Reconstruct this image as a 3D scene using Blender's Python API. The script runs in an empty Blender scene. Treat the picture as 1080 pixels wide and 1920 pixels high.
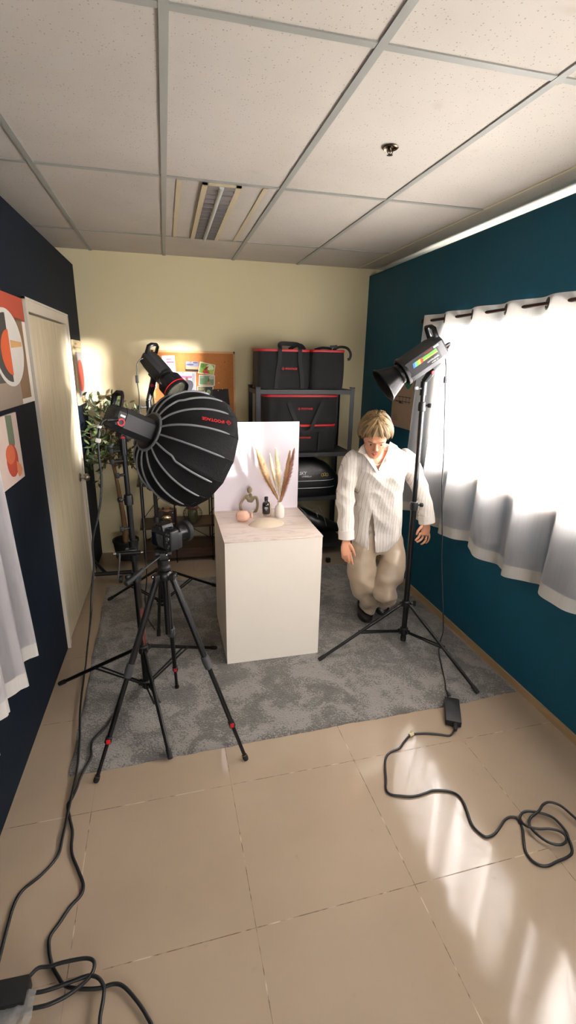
import bpy, bmesh, math, random
from mathutils import Vector, Matrix, Quaternion, noise
V = Vector
R = math.radians
PI = math.pi
random.seed(7)
SC = bpy.context.scene
COL = SC.collection

# ---------------------------------------------------------------- camera
FPX, YAW, PITCH, ROLL, CAMH = 901.28, .2467, -.303, .0199, 1.85
_cy, _sy, _cp, _sp = math.cos(YAW), math.sin(YAW), math.cos(PITCH), math.sin(PITCH)
cf = V((_sy*_cp, _cy*_cp, _sp)); _r = V((_cy, -_sy, 0)); _u = _r.cross(cf)
cr = math.cos(ROLL)*_r + math.sin(ROLL)*_u; cu = -math.sin(ROLL)*_r + math.cos(ROLL)*_u
EYE = V((0, 0, CAMH))
cam = bpy.data.objects.new('camera', bpy.data.cameras.new('camera')); COL.objects.link(cam)
M4 = Matrix((cr, cu, -cf)).transposed().to_4x4(); M4.translation = EYE
cam.matrix_world = M4
cam.data.sensor_fit = 'VERTICAL'; cam.data.sensor_height = 36; cam.data.lens = FPX/1920*36
cam.data.clip_start = .02; cam.data.clip_end = 100
SC.camera = cam

def ray(x, y): return ((x-540)*cr - (y-960)*cu + FPX*cf)/FPX
def aZ(x, y, z=0.):
    d = ray(x, y); return EYE + d*((z-CAMH)/d.z)
def aY(x, y, Y):
    d = ray(x, y); return EYE + d*(Y/d.y)
def aX(x, y, X):
    d = ray(x, y); return EYE + d*(X/d.x)

# ---------------------------------------------------------------- materials
def lin(c):
    return tuple(((x/12.92) if x <= .04045 else ((x+.055)/1.055)**2.4) for x in c)
def hexc(h):
    return lin(tuple(int(h[i:i+2], 16)/255 for i in (0, 2, 4)))
class NT:
    def __init__(s, m):
        s.t = m.node_tree; s.n = s.t.nodes; s.l = s.t.links
    def new(s, k, **kw):
        n = s.n.new(k)
        for a, b in kw.items(): setattr(n, a, b)
        return n
    def link(s, a, b): s.l.new(a, b)
MATS = {}
def mat(name, col, rough=.5, metal=0., noise_amt=.06, scale=8., bump=0., bscale=60., spec=.5, coat=0., stretch=None, sheen=0., trans=0., emis=None, es=0.):
    if name in MATS: return MATS[name]
    m = bpy.data.materials.new(name); m.use_nodes = True; MATS[name] = m
    t = NT(m); b = t.n['Principled BSDF']
    c = hexc(col) if isinstance(col, str) else col
    b.inputs['Roughness'].default_value = rough; b.inputs['Metallic'].default_value = metal
    b.inputs['Specular IOR Level'].default_value = spec
    b.inputs['Coat Weight'].default_value = coat
    b.inputs['Sheen Weight'].default_value = sheen
    b.inputs['Transmission Weight'].default_value = trans
    tc = t.new('ShaderNodeTexCoord'); mp = t.new('ShaderNodeMapping'); t.link(tc.outputs['Object'], mp.inputs[0])
    if stretch: mp.inputs['Scale'].default_value = stretch
    nz = t.new('ShaderNodeTexNoise'); nz.inputs['Scale'].default_value = scale; nz.inputs['Detail'].default_value = 4
    t.link(mp.outputs[0], nz.inputs['Vector'])
    mx = t.new('ShaderNodeMix', data_type='RGBA')
    mx.inputs[6].default_value = tuple(x*(1-noise_amt) for x in c)+(1,)
    mx.inputs[7].default_value = tuple(min(1, x*(1+noise_amt)) for x in c)+(1,)
    t.link(nz.outputs['Fac'], mx.inputs[0]); t.link(mx.outputs[2], b.inputs['Base Color'])
    if bump:
        n2 = t.new('ShaderNodeTexNoise'); n2.inputs['Scale'].default_value = bscale; n2.inputs['Detail'].default_value = 3
        t.link(mp.outputs[0], n2.inputs['Vector'])
        bp = t.new('ShaderNodeBump'); bp.inputs['Strength'].default_value = bump; bp.inputs['Distance'].default_value = .004
        t.link(n2.outputs['Fac'], bp.inputs['Height']); t.link(bp.outputs[0], b.inputs['Normal'])
    if emis:
        b.inputs['Emission Color'].default_value = hexc(emis)+(1,); b.inputs['Emission Strength'].default_value = es
    return m

def ramp(t, stops, src, interp='LINEAR'):
    r = t.new('ShaderNodeValToRGB'); r.color_ramp.interpolation = interp
    e = r.color_ramp.elements
    while len(e) < len(stops): e.new(.5)
    for i, (p, c) in enumerate(stops):
        e[i].position = p; e[i].color = (c if len(c) == 4 else tuple(c)+(1,))
    t.link(src, r.inputs[0]); return r

# floor tiles: 0.6 m beige polished porcelain with worn brown grout
def floor_mat():
    m = bpy.data.materials.new('floor_tile'); m.use_nodes = True; t = NT(m); b = t.n['Principled BSDF']
    tc = t.new('ShaderNodeTexCoord'); mp = t.new('ShaderNodeMapping')
    mp.inputs['Rotation'].default_value = (0, 0, -.012)
    mp.inputs['Location'].default_value = (.4049-.02, -1.7268, 0)
    t.link(tc.outputs['Object'], mp.inputs[0])
    sp = t.new('ShaderNodeSeparateXYZ'); t.link(mp.outputs[0], sp.inputs[0])
    ds = []
    for ax in (0, 1):
        a = t.new('ShaderNodeMath', operation='DIVIDE'); a.inputs[1].default_value = .6; t.link(sp.outputs[ax], a.inputs[0])
        f = t.new('ShaderNodeMath', operation='FRACT'); t.link(a.outputs[0], f.inputs[0])
        s = t.new('ShaderNodeMath', operation='SUBTRACT'); s.inputs[1].default_value = .5; t.link(f.outputs[0], s.inputs[0])
        ab = t.new('ShaderNodeMath', operation='ABSOLUTE'); t.link(s.outputs[0], ab.inputs[0])
        ds.append(ab)
    mxm = t.new('ShaderNodeMath', operation='MAXIMUM'); t.link(ds[0].outputs[0], mxm.inputs[0]); t.link(ds[1].outputs[0], mxm.inputs[1])
    g = t.new('ShaderNodeMath', operation='GREATER_THAN'); g.inputs[1].default_value = .4975; t.link(mxm.outputs[0], g.inputs[0])
    n1 = t.new('ShaderNodeTexNoise'); n1.inputs['Scale'].default_value = 9; n1.inputs['Detail'].default_value = 6; t.link(tc.outputs['Object'], n1.inputs['Vector'])
    gc = ramp(t, [(.42, hexc('8f7c66')), (.5, hexc('5f4e3e')), (.62, hexc('b7a48d'))], n1.outputs['Fac'])
    n2 = t.new('ShaderNodeTexNoise'); n2.inputs['Scale'].default_value = 1.7; n2.inputs['Detail'].default_value = 5; t.link(tc.outputs['Object'], n2.inputs['Vector'])
    tcx = ramp(t, [(.3, hexc('988672')), (.7, hexc('a3917c'))], n2.outputs['Fac'])
    # dirt specks and smudges
    n3 = t.new('ShaderNodeTexNoise'); n3.inputs['Scale'].default_value = 14; n3.inputs['Detail'].default_value = 2; t.link(tc.outputs['Object'], n3.inputs['Vector'])
    sm = ramp(t, [(.70, (0, 0, 0)), (.80, (.5, .5, .5))], n3.outputs['Fac'])
    mA = t.new('ShaderNodeMix', data_type='RGBA'); t.link(sm.outputs[0], mA.inputs[0]); t.link(tcx.outputs[0], mA.inputs[6]); mA.inputs[7].default_value = hexc('8a7660')+(1,)
    mx = t.new('ShaderNodeMix', data_type='RGBA'); t.link(g.outputs[0], mx.inputs[0]); t.link(mA.outputs[2], mx.inputs[6]); t.link(gc.outputs[0], mx.inputs[7])
    t.link(mx.outputs[2], b.inputs['Base Color']); b.inputs['Specular IOR Level'].default_value = .38
    rr = ramp(t, [(.3, (.045,)*3), (.7, (.085,)*3)], n2.outputs['Fac'])
    rm = t.new('ShaderNodeMix', data_type='RGBA'); t.link(g.outputs[0], rm.inputs[0]); t.link(rr.outputs[0], rm.inputs[6]); rm.inputs[7].default_value = (.8, .8, .8, 1)
    t.link(rm.outputs[2], b.inputs['Roughness'])
    # gentle waviness of the polished tiles
    n4 = t.new('ShaderNodeTexNoise'); n4.inputs['Scale'].default_value = 5; t.link(tc.outputs['Object'], n4.inputs['Vector'])
    inv = t.new('ShaderNodeMath', operation='MULTIPLY_ADD'); t.link(g.outputs[0], inv.inputs[0]); inv.inputs[1].default_value = -.4; t.link(n4.outputs['Fac'], inv.inputs[2])
    bp = t.new('ShaderNodeBump'); bp.inputs['Strength'].default_value = .07; bp.inputs['Distance'].default_value = .005
    t.link(inv.outputs[0], bp.inputs['Height']); t.link(bp.outputs[0], b.inputs['Normal'])
    return m

def ceil_mat():
    m = bpy.data.materials.new('ceiling_tile'); m.use_nodes = True; t = NT(m); b = t.n['Principled BSDF']
    b.inputs['Roughness'].default_value = .95; b.inputs['Specular IOR Level'].default_value = .15
    tc = t.new('ShaderNodeTexCoord')
    vo = t.new('ShaderNodeTexVoronoi'); vo.inputs['Scale'].default_value = 88; t.link(tc.outputs['Object'], vo.inputs['Vector'])
    wn = t.new('ShaderNodeSeparateColor'); t.link(vo.outputs['Color'], wn.inputs[0])
    rad = t.new('ShaderNodeMath', operation='MULTIPLY'); rad.inputs[1].default_value = .24; t.link(wn.outputs[0], rad.inputs[0])
    lt = t.new('ShaderNodeMath', operation='LESS_THAN'); t.link(vo.outputs['Distance'], lt.inputs[0]); t.link(rad.outputs[0], lt.inputs[1])
    nz = t.new('ShaderNodeTexNoise'); nz.inputs['Scale'].default_value = 1.3; nz.inputs['Detail'].default_value = 5; t.link(tc.outputs['Object'], nz.inputs['Vector'])
    base = ramp(t, [(.3, hexc('b1aba1')), (.7, hexc('beb8ae'))], nz.outputs['Fac'])
    n5 = t.new('ShaderNodeTexNoise'); n5.inputs['Scale'].default_value = 5; n5.inputs['Detail'].default_value = 2; t.link(tc.outputs['Object'], n5.inputs['Vector'])
    st = ramp(t, [(.72, (0, 0, 0)), (.80, (.25, .25, .25))], n5.outputs['Fac'])
    m0 = t.new('ShaderNodeMix', data_type='RGBA'); t.link(st.outputs[0], m0.inputs[0]); t.link(base.outputs[0], m0.inputs[6]); m0.inputs[7].default_value = hexc('9a8a6c')+(1,)
    mx = t.new('ShaderNodeMix', data_type='RGBA'); t.link(lt.outputs[0], mx.inputs[0]); t.link(m0.outputs[2], mx.inputs[6]); mx.inputs[7].default_value = hexc('968f81')+(1,)
    t.link(mx.outputs[2], b.inputs['Base Color'])
    n6 = t.new('ShaderNodeTexNoise'); n6.inputs['Scale'].default_value = 220; t.link(tc.outputs['Object'], n6.inputs['Vector'])
    bp = t.new('ShaderNodeBump'); bp.inputs['Strength'].default_value = .25; bp.inputs['Distance'].default_value = .002
    t.link(n6.outputs['Fac'], bp.inputs['Height']); t.link(bp.outputs[0], b.inputs['Normal'])
    return m

def wood_mat(name, c1, c2, scale=(14, 14, .9), rough=.45):
    m = bpy.data.materials.new(name); m.use_nodes = True; MATS[name] = m; t = NT(m); b = t.n['Principled BSDF']
    b.inputs['Roughness'].default_value = rough
    tc = t.new('ShaderNodeTexCoord'); mp = t.new('ShaderNodeMapping'); mp.inputs['Scale'].default_value = scale
    t.link(tc.outputs['Object'], mp.inputs[0])
    nz = t.new('ShaderNodeTexNoise'); nz.inputs['Scale'].default_value = 1.6; nz.inputs['Detail'].default_value = 8; nz.inputs['Distortion'].default_value = .4
    t.link(mp.outputs[0], nz.inputs['Vector'])
    r = ramp(t, [(.3, hexc(c1)), (.48, hexc(c2)), (.58, hexc(c1)), (.75, hexc(c2))], nz.outputs['Fac'])
    t.link(r.outputs[0], b.inputs['Base Color'])
    return m

def sheer_mat(name, transp, col='f4f0f2', trl=.5):
    m = bpy.data.materials.new(name); m.use_nodes = True; MATS[name] = m; t = NT(m)
    t.n.remove(t.n['Principled BSDF']); out = t.n['Material Output']
    c = hexc(col)+(1,)
    tr = t.new('ShaderNodeBsdfTransparent'); tl = t.new('ShaderNodeBsdfTranslucent'); df = t.new('ShaderNodeBsdfDiffuse')
    tl.inputs[0].default_value = c; df.inputs[0].default_value = c
    a = t.new('ShaderNodeMixShader'); a.inputs[0].default_value = trl; t.link(df.outputs[0], a.inputs[1]); t.link(tl.outputs[0], a.inputs[2])
    # weave: fine thread noise modulates the openness
    tc = t.new('ShaderNodeTexCoord'); mp = t.new('ShaderNodeMapping'); mp.inputs['Scale'].default_value = (60, 60, 3)
    t.link(tc.outputs['Object'], mp.inputs[0]); nz = t.new('ShaderNodeTexNoise'); nz.inputs['Scale'].default_value = 2; t.link(mp.outputs[0], nz.inputs['Vector'])
    mr = t.new('ShaderNodeMapRange'); mr.inputs[3].default_value = max(0, transp-.06); mr.inputs[4].default_value = transp+.06; t.link(nz.outputs['Fac'], mr.inputs[0])
    b = t.new('ShaderNodeMixShader'); t.link(mr.outputs[0], b.inputs[0]); t.link(a.outputs[0], b.inputs[1]); t.link(tr.outputs[0], b.inputs[2])
    t.link(b.outputs[0], out.inputs[0])
    return m

def stripe_mat(name, base, line, period=.022, width=.07):
    """woven shirt cloth with fine vertical pinstripes (object X)"""
    m = bpy.data.materials.new(name); m.use_nodes = True; MATS[name] = m; t = NT(m); b = t.n['Principled BSDF']
    b.inputs['Roughness'].default_value = .85; b.inputs['Specular IOR Level'].default_value = .2
    tc = t.new('ShaderNodeTexCoord'); sp = t.new('ShaderNodeSeparateXYZ')
    n0 = t.new('ShaderNodeTexNoise'); n0.inputs['Scale'].default_value = 5; t.link(tc.outputs['Object'], n0.inputs['Vector'])
    t.link(tc.outputs['Object'], sp.inputs[0])
    ad = t.new('ShaderNodeMath', operation='MULTIPLY_ADD'); t.link(n0.outputs['Fac'], ad.inputs[0]); ad.inputs[1].default_value = .02; t.link(sp.outputs[0], ad.inputs[2])
    dv = t.new('ShaderNodeMath', operation='DIVIDE'); dv.inputs[1].default_value = period; t.link(ad.outputs[0], dv.inputs[0])
    fr = t.new('ShaderNodeMath', operation='FRACT'); t.link(dv.outputs[0], fr.inputs[0])
    lt = t.new('ShaderNodeMath', operation='LESS_THAN'); lt.inputs[1].default_value = width; t.link(fr.outputs[0], lt.inputs[0])
    mx = t.new('ShaderNodeMix', data_type='RGBA'); t.link(lt.outputs[0], mx.inputs[0]); mx.inputs[6].default_value = hexc(base)+(1,); mx.inputs[7].default_value = hexc(line)+(1,)
    t.link(mx.outputs[2], b.inputs['Base Color'])
    n2 = t.new('ShaderNodeTexNoise'); n2.inputs['Scale'].default_value = 22; n2.inputs['Detail'].default_value = 3; t.link(tc.outputs['Object'], n2.inputs['Vector'])
    bp = t.new('ShaderNodeBump'); bp.inputs['Strength'].default_value = .5; bp.inputs['Distance'].default_value = .012
    t.link(n2.outputs['Fac'], bp.inputs['Height']); t.link(bp.outputs[0], b.inputs['Normal'])
    return m

def rug_mat():
    m = bpy.data.materials.new('rug_pile'); m.use_nodes = True; t = NT(m); b = t.n['Principled BSDF']
    b.inputs['Roughness'].default_value = 1; b.inputs['Specular IOR Level'].default_value = .1; b.inputs['Sheen Weight'].default_value = .3
    tc = t.new('ShaderNodeTexCoord')
    n1 = t.new('ShaderNodeTexNoise'); n1.inputs['Scale'].default_value = 6; n1.inputs['Detail'].default_value = 6; n1.inputs['Distortion'].default_value = 1; t.link(tc.outputs['Object'], n1.inputs['Vector'])
    n2 = t.new('ShaderNodeTexNoise'); n2.inputs['Scale'].default_value = 130; n2.inputs['Detail'].default_value = 4; t.link(tc.outputs['Object'], n2.inputs['Vector'])
    ml = t.new('ShaderNodeMath', operation='MULTIPLY_ADD'); t.link(n2.outputs['Fac'], ml.inputs[0]); ml.inputs[1].default_value = .9; t.link(n1.outputs['Fac'], ml.inputs[2])
    r = ramp(t, [(.62, hexc('53504b')), (.95, hexc('67645f')), (1.0, hexc('85817b'))], ml.outputs[0])
    t.link(r.outputs[0], b.inputs['Base Color'])
    bp = t.new('ShaderNodeBump'); bp.inputs['Strength'].default_value = .8; bp.inputs['Distance'].default_value = .008
    t.link(n2.outputs['Fac'], bp.inputs['Height']); t.link(bp.outputs[0], b.inputs['Normal'])
    return m

BLACK = mat('black_coated_metal', '0b0b0c', .36, .2, .1)
BLACKP = mat('black_plastic', '0e0e0f', .5, 0, .1, bump=.1, bscale=300)
RUBBER = mat('black_rubber', '0c0c0c', .7, 0, .1)
CABLE = mat('black_cable_sheath', '131415', .45, 0, .05)
CHROME = mat('chrome', 'c9c7c2', .18, 1., .03)
STEEL = mat('dark_steel', '3a3a3c', .35, .8, .08)
GREYF = mat('grey_piping', '7d7d80', .6, 0, .05)
FABRIC = mat('black_nylon_fabric', '0c0c0d', .8, 0, .15, 14, .3, 120, spec=.3)
FABRIC2 = mat('black_woven_fabric', '101011', .8, 0, .12, 20, .3, 400, sheen=.08)
RED = mat('red_trim', 'c01020', .5)
REDP = mat('red_print', 'cf1a22', .6)
WHITEP = mat('white_plastic', 'e4e2da', .4)
WHITEINK = mat('white_ink', 'dddddd', .6)
CREAM = mat('cream_wall_paint', 'd3c7a2', .8, 0, .03, 2., .08, 30, spec=.2)
NAVY = mat('navy_wall_paint', '0d1722', .7, 0, .10, 1.6, .1, 40, spec=.15)
TEAL = mat('teal_wall_paint', '0c4c62', .6, 0, .10, 1.6, .1, 40, spec=.3)
TAN = mat('tan_baseboard', 'a08660', .5)

# ---------------------------------------------------------------- mesh builder
def wm(o):
    return (wm(o.parent) @ o.matrix_basis) if o.parent is not None else o.matrix_basis
def frame(d):
    d = d.normalized(); a = V((0, 0, 1)) if abs(d.z) < .9 else V((1, 0, 0))
    x = a.cross(d).normalized(); return x, d.cross(x).normalized(), d
class MB:
    def __init__(s): s.v = []; s.f = []; s.m = []
    def add(s, vs, fs, mi=0):
        o = len(s.v); s.v += [V(p) for p in vs]; s.f += [tuple(i+o for i in f) for f in fs]; s.m += [mi]*len(fs); return s
    def box(s, c, size, rot=None, bev=0., mi=0, seg=2):
        bm = bmesh.new(); bmesh.ops.create_cube(bm, size=1)
        for v in bm.verts: v.co = V((v.co.x*size[0], v.co.y*size[1], v.co.z*size[2]))
        if bev: bmesh.ops.bevel(bm, geom=bm.edges[:]+bm.verts[:], offset=bev, segments=seg, profile=.6, affect='EDGES')
        q = rot if rot is not None else Matrix.Identity(3)
        bm.verts.index_update(); c = V(c)
        s.add([q @ v.co + c for v in bm.verts], [[v.index for v in f.verts] for f in bm.faces], mi); bm.free(); return s
    def cyl(s, a, b, r0, r1=None, n=16, mi=0, caps=True):
        a, b = V(a), V(b); r1 = r0 if r1 is None else r1; x, y, _ = frame(b-a)
        vs = []
        for p, r in ((a, r0), (b, r1)):
            for i in range(n): t = 2*PI*i/n; vs.append(p + x*r*math.cos(t) + y*r*math.sin(t))
        fs = [(i, (i+1) % n, n+(i+1) % n, n+i) for i in range(n)]
        if caps: fs += [tuple(range(n-1, -1, -1)), tuple(range(n, 2*n))]
        return s.add(vs, fs, mi)
    def lathe(s, prof, o, axis=(0, 0, 1), n=32, mi=0, ref=None, close=False):
        o = V(o); x, y, z = frame(V(axis)); 
        if ref is not None: x = (V(ref) - z*V(ref).dot(z)).normalized(); y = z.cross(x)
        vs = []
        for r, h in prof:
            for i in range(n): t = 2*PI*i/n; vs.append(o + z*h + x*max(r, 1e-5)*math.cos(t) + y*max(r, 1e-5)*math.sin(t))
        fs = []; k = len(prof)
        for j in range(k-1 if not close else k):
            a = j*n; b = ((j+1) % k)*n
            fs += [(a+i, a+(i+1) % n, b+(i+1) % n, b+i) for i in range(n)]
        return s.add(vs, fs, mi)
    def rings(s, rs, mi=0, caps=True):
        n = len(rs[0]); vs = [p for r in rs for p in r]; fs = []
        for j in range(len(rs)-1):
            fs += [(j*n+i, j*n+(i+1) % n, (j+1)*n+(i+1) % n, (j+1)*n+i) for i in range(n)]
        if caps: fs += [tuple(range(n-1, -1, -1)), tuple((len(rs)-1)*n+i for i in range(n))]
        return s.add(vs, fs, mi)
    def tube(s, pts, r, n=10, mi=0, smooth=True, sub=6, flat=1., ref=None, caps=True):
        pts = [V(p) for p in pts]; rad = r if isinstance(r, (list, tuple)) else [r]*len(pts)
        if smooth and len(pts) > 2: pts, rad = catmull(pts, rad, sub)
        rs = []; x = None
        for i, p in enumerate(pts):
            d = (pts[min(i+1, len(pts)-1)] - pts[max(i-1, 0)])
            if d.length < 1e-9: d = V((0, 0, 1))
            d.normalize()
            if x is None:
                x = frame(d)[0] if ref is None else (V(ref)-d*V(ref).dot(d)).normalized()
            else:
                x = x - d*x.dot(d)
                x = x.normalized() if x.length > 1e-6 else frame(d)[0]
            y = d.cross(x); q = rad[i]
            rs.append([p + x*q*math.cos(2*PI*k/n) + y*q*flat*math.sin(2*PI*k/n) for k in range(n)])
        return s.rings(rs, mi, caps)
    def ball(s, c, r, n=16, mi=0, rot=None, k=None):
        c = V(c); r = V((r, r, r)) if not hasattr(r, '__len__') else V(r); k = k or n//2+2
        q = rot if rot is not None else Matrix.Identity(3); rs = []
        for j in range(1, k):
            a = PI*j/k
            rs.append([c + q @ V((r.x*math.sin(a)*math.cos(2*PI*i/n), r.y*math.sin(a)*math.sin(2*PI*i/n), -r.z*math.cos(a))) for i in range(n)])
        return s.rings(rs, mi)
    def quad(s, a, b, c, d, mi=0): return s.add([a, b, c, d], [(0, 1, 2, 3)], mi)
    def prism(s, poly, o, x, y, th, mi=0):
        """2-D polygon (u,v) laid on axes x,y at o, thickness th along x cross y"""
        o, x, y = V(o), V(x), V(y); z = x.cross(y).normalized(); n = len(poly)
        vs = [o + x*u + y*v for u, v in poly] + [o + x*u + y*v + z*th for u, v in poly]
        fs = [tuple(range(n-1, -1, -1)), tuple(range(n, 2*n))] + [(i, (i+1) % n, n+(i+1) % n, n+i) for i in range(n)]
        return s.add(vs, fs, mi)
    def build(s, name, mats, parent=None, smooth=True, angle=40):
        me = bpy.data.meshes.new(name)
        inv = wm(parent).inverted() if parent is not None else None
        vs = s.v if inv is None else [inv @ v for v in s.v]
        me.from_pydata([tuple(v) for v in vs], [], s.f)
        for m in (mats if isinstance(mats, (list, tuple)) else [mats]): me.materials.append(m)
        for p, i in zip(me.polygons, s.m): p.material_index = i
        bm = bmesh.new(); bm.from_mesh(me); bmesh.ops.recalc_face_normals(bm, faces=bm.faces); bm.to_mesh(me); bm.free()
        if smooth:
            me.shade_smooth()
            try: me.set_sharp_from_angle(angle=R(angle))
            except Exception: pass
        o = bpy.data.objects.new(name, me); COL.objects.link(o)
        if parent is not None: o.parent = parent
        return o
def catmull(pts, rad, sub):
    P = [pts[0]*2-pts[1]] + pts + [pts[-1]*2-pts[-2]]; op = []; orr = []
    for i in range(1, len(P)-2):
        for k in range(sub):
            t = k/sub; a, b, c, d = P[i-1], P[i], P[i+1], P[i+2]
            op.append(.5*((2*b) + (c-a)*t + (2*a-5*b+4*c-d)*t*t + (3*b-a-3*c+d)*t**3))
            orr.append(rad[i-1]*(1-t) + rad[i]*t)
    op.append(pts[-1]); orr.append(rad[-1]); return op, orr
def tag(o, label=None, cat=None, group=None, kind=None):
    if label: o['label'] = label
    if cat: o['category'] = cat
    if group: o['group'] = group
    if kind: o['kind'] = kind
    return o
def thing(name, loc, label, cat, group=None, rz=0.):
    o = bpy.data.objects.new(name, None); COL.objects.link(o); o.empty_display_size = .05
    o.matrix_world = Matrix.Translation(V(loc)) @ Matrix.Rotation(rz, 4, 'Z')
    return tag(o, label, cat, group)
def one(mb, name, mats, label, cat, group=None, **k):
    return tag(mb.build(name, mats, None, **k), label, cat, group)
def struct(name, mb, mats, parent=None, smooth=False):
    o = mb.build(name, mats, parent, smooth=smooth)
    if parent is None: o['kind'] = 'structure'
    return o
def text(name, body, o, x, y, size, m, parent=None, align='CENTER', ext=.0006, shear=0., bold=0.):
    cu_ = bpy.data.curves.new(name, 'FONT'); cu_.body = body; cu_.size = 1; cu_.align_x = align; cu_.align_y = 'CENTER'; cu_.shear = shear; cu_.offset = bold
    cu_.extrude = 0; cu_.resolution_u = 3
    ob = bpy.data.objects.new(name, cu_); COL.objects.link(ob)
    dg = bpy.context.evaluated_depsgraph_get(); me0 = bpy.data.meshes.new_from_object(ob.evaluated_get(dg))
    x = V(x).normalized(); y = V(y).normalized(); z = x.cross(y)
    mb = MB(); mb.add([V(o) + x*v.co.x*size + y*v.co.y*size + z*ext for v in me0.vertices], [tuple(p.vertices) for p in me0.polygons])
    bpy.data.objects.remove(ob); bpy.data.meshes.remove(me0)
    return mb.build(name, m, parent, smooth=False)
def bake(ob, name, mats, parent):
    """evaluate an object's modifiers into a plain mesh"""
    dg = bpy.context.evaluated_depsgraph_get(); me = bpy.data.meshes.new_from_object(ob.evaluated_get(dg)); me.name = name
    bpy.data.objects.remove(ob)
    me.materials.clear()
    for m in (mats if isinstance(mats, (list, tuple)) else [mats]): me.materials.append(m)
    me.shade_smooth()
    o = bpy.data.objects.new(name, me); COL.objects.link(o)
    if parent is not None:
        me.transform(wm(parent).inverted()); o.parent = parent
    return o
def blob(mb, name, mats, parent, voxel=.006, smooth=6, cutters=(), wr=0., wscale=9., wz=1.):
    """fuse the overlapping closed lofts of mb into one continuous surface"""
    o = mb.build(name, mats, None)
    md = o.modifiers.new('r', 'REMESH'); md.mode = 'VOXEL'; md.voxel_size = voxel
    if smooth:
        sm = o.modifiers.new('s', 'SMOOTH'); sm.iterations = smooth; sm.factor = .5
    for c in cutters:
        b = o.modifiers.new('b', 'BOOLEAN'); b.operation = 'DIFFERENCE'; b.object = c; b.solver = 'EXACT'
    ob = bake(o, name, mats, parent)
    if wr:
        mw = wm(parent) if parent is not None else Matrix.Identity(4)
        me = ob.data; ns = [v.normal.copy() for v in me.vertices]
        for v, n in zip(me.vertices, ns):
            p = mw @ v.co; q = V((p.x*wscale, p.y*wscale, p.z*wscale*wz))
            a = noise.noise(q); a = (1-abs(a)*2.2)
            v.co += n*wr*(a + .5*noise.noise(q*2.3))
    return ob
# ================================================================ ROOM
XW, ZR = 1.954, 2.6465           # teal partition face and its top
YB, ZC = 4.744, 2.709            # back wall, ceiling
ZL = 2.589
def LXo(Y): return -.7594 + (Y-.8)*.01506
def LW(s, t, z): return V((LXo(s)+t, s, z))
def hexa(mb, f, a0, a1, b0, b1, c0, c1, mi=0):
    vs = [f(a, b, c) for a in (a0, a1) for b in (b0, b1) for c in (c0, c1)]
    return mb.add(vs, [(0, 1, 3, 2), (4, 6, 7, 5), (0, 4, 5, 1), (2, 3, 7, 6), (0, 2, 6, 4), (1, 5, 7, 3)], mi)
W3 = lambda a, b, c: V((a, b, c))
FLOORM = floor_mat(); CEILM = ceil_mat()
struct('floor', hexa(MB(), W3, -1.3, 2.6, -2.6, 4.9, -.08, 0), FLOORM)
struct('ceiling', hexa(MB(), W3, -1.3, 2.35, -2.6, 4.9, ZC, ZC+.05), CEILM)
GRID = mat('ceiling_grid_bar', '8f9089', .5, 0, .05)
cxs = [-.5501+.5961*i for i in range(-1, 4)]
rows = [1.5811-1.2331*k for k in (3, 2, 1)] + [1.5811, 2.8141, 4.0473]
g = MB()
for x in cxs: hexa(g, W3, x-.0135, x+.0135, -2.6, YB, ZC-.006, ZC+.001)
g.build; struct('trim_1', g, GRID)
g = MB()
for y in rows: hexa(g, W3, -1.2, 1.834, y-.0135, y+.0135, ZC-.0045, ZC+.001)
struct('trim_2', g, GRID)
g = MB(); hexa(g, W3, 1.826, 1.842, -2.6, YB, ZC-.004, ZC+.001)
struct('trim_3', g, mat('cream_grid_bar', 'c9be9c', .5))
struct('wall_back', hexa(MB(), W3, -1.3, 2.6, YB, YB+.1, -.02, ZC+.02), CREAM)
struct('wall_outer_left', hexa(MB(), W3, -1.2, -1.1, -2.6, YB, -.02, ZC+.02), CREAM)
w = MB(); FX0, FX1, FZ0, FZ1 = -.15, 1.35, .95, 1.9
for x0, x1, z0, z1 in ((-1.3, FX0, -.02, ZC+.02), (FX1, 2.6, -.02, ZC+.02), (FX0, FX1, -.02, FZ0), (FX0, FX1, FZ1, ZC+.02)): hexa(w, W3, x0, x1, -2.6, -2.5, z0, z1)
struct('wall_front', w, CREAM)
# left partition with door opening
D0, D1, DZ = 3.10, 4.135, 2.105
w = MB()
for a in ((-2.5, D0, 0, ZL), (D1, YB, 0, ZL), (D0, D1, DZ, ZL)):
    hexa(w, lambda s, t, z: LW(s, t, z), a[0], a[1], -.08, 0, a[2], a[3])
struct('wall_left', w, NAVY)
# door
DOORM = wood_mat('washed_ash_door', 'b3a78b', 'c9bea2', (1, 26, .8), .45)
CASE = mat('door_casing_paint', 'c4bbac', .5, 0, .05)
dr = thing('door_1', LW(3.6, 0, 0), None, None); dr['kind'] = 'structure'; bpy.context.view_layer.update()
struct('door_panel', hexa(MB(), LW, D0+.022, D1-.022, -.035, .0, .006, DZ-.028), DOORM, dr)
m_ = MB()
for s0, s1, z0, z1 in ((D0-.045, D0+.012, 0, DZ+.045), (D1-.012, D1+.045, 0, DZ+.045)): hexa(m_, LW, s0, s1, -.08, .014, z0, z1)
hexa(m_, LW, D0+.012, D1-.012, -.08, .014, DZ-.018, DZ+.045)
for s0, s1, z0, z1 in ((D0-.052, D0-.040, 0, DZ+.052), (D1+.040, D1+.052, 0, DZ+.052)): hexa(m_, LW, s0, s1, 0, .020, z0, z1)
hexa(m_, LW, D0-.052, D1+.052, 0, .020, DZ+.040, DZ+.052)
struct('door_frame', m_, CASE, dr)
kn = MB(); ko = LW(4.06, 0, .93)
kn.lathe([(0, 0), (.033, .0), (.035, .004), (.030, .009), (.012, .012), (.011, .030), (.022, .036), (.030, .048), (.031, .060), (.024, .070), (.010, .073), (0, .073)], ko, (1, 0, 0), 28)
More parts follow.
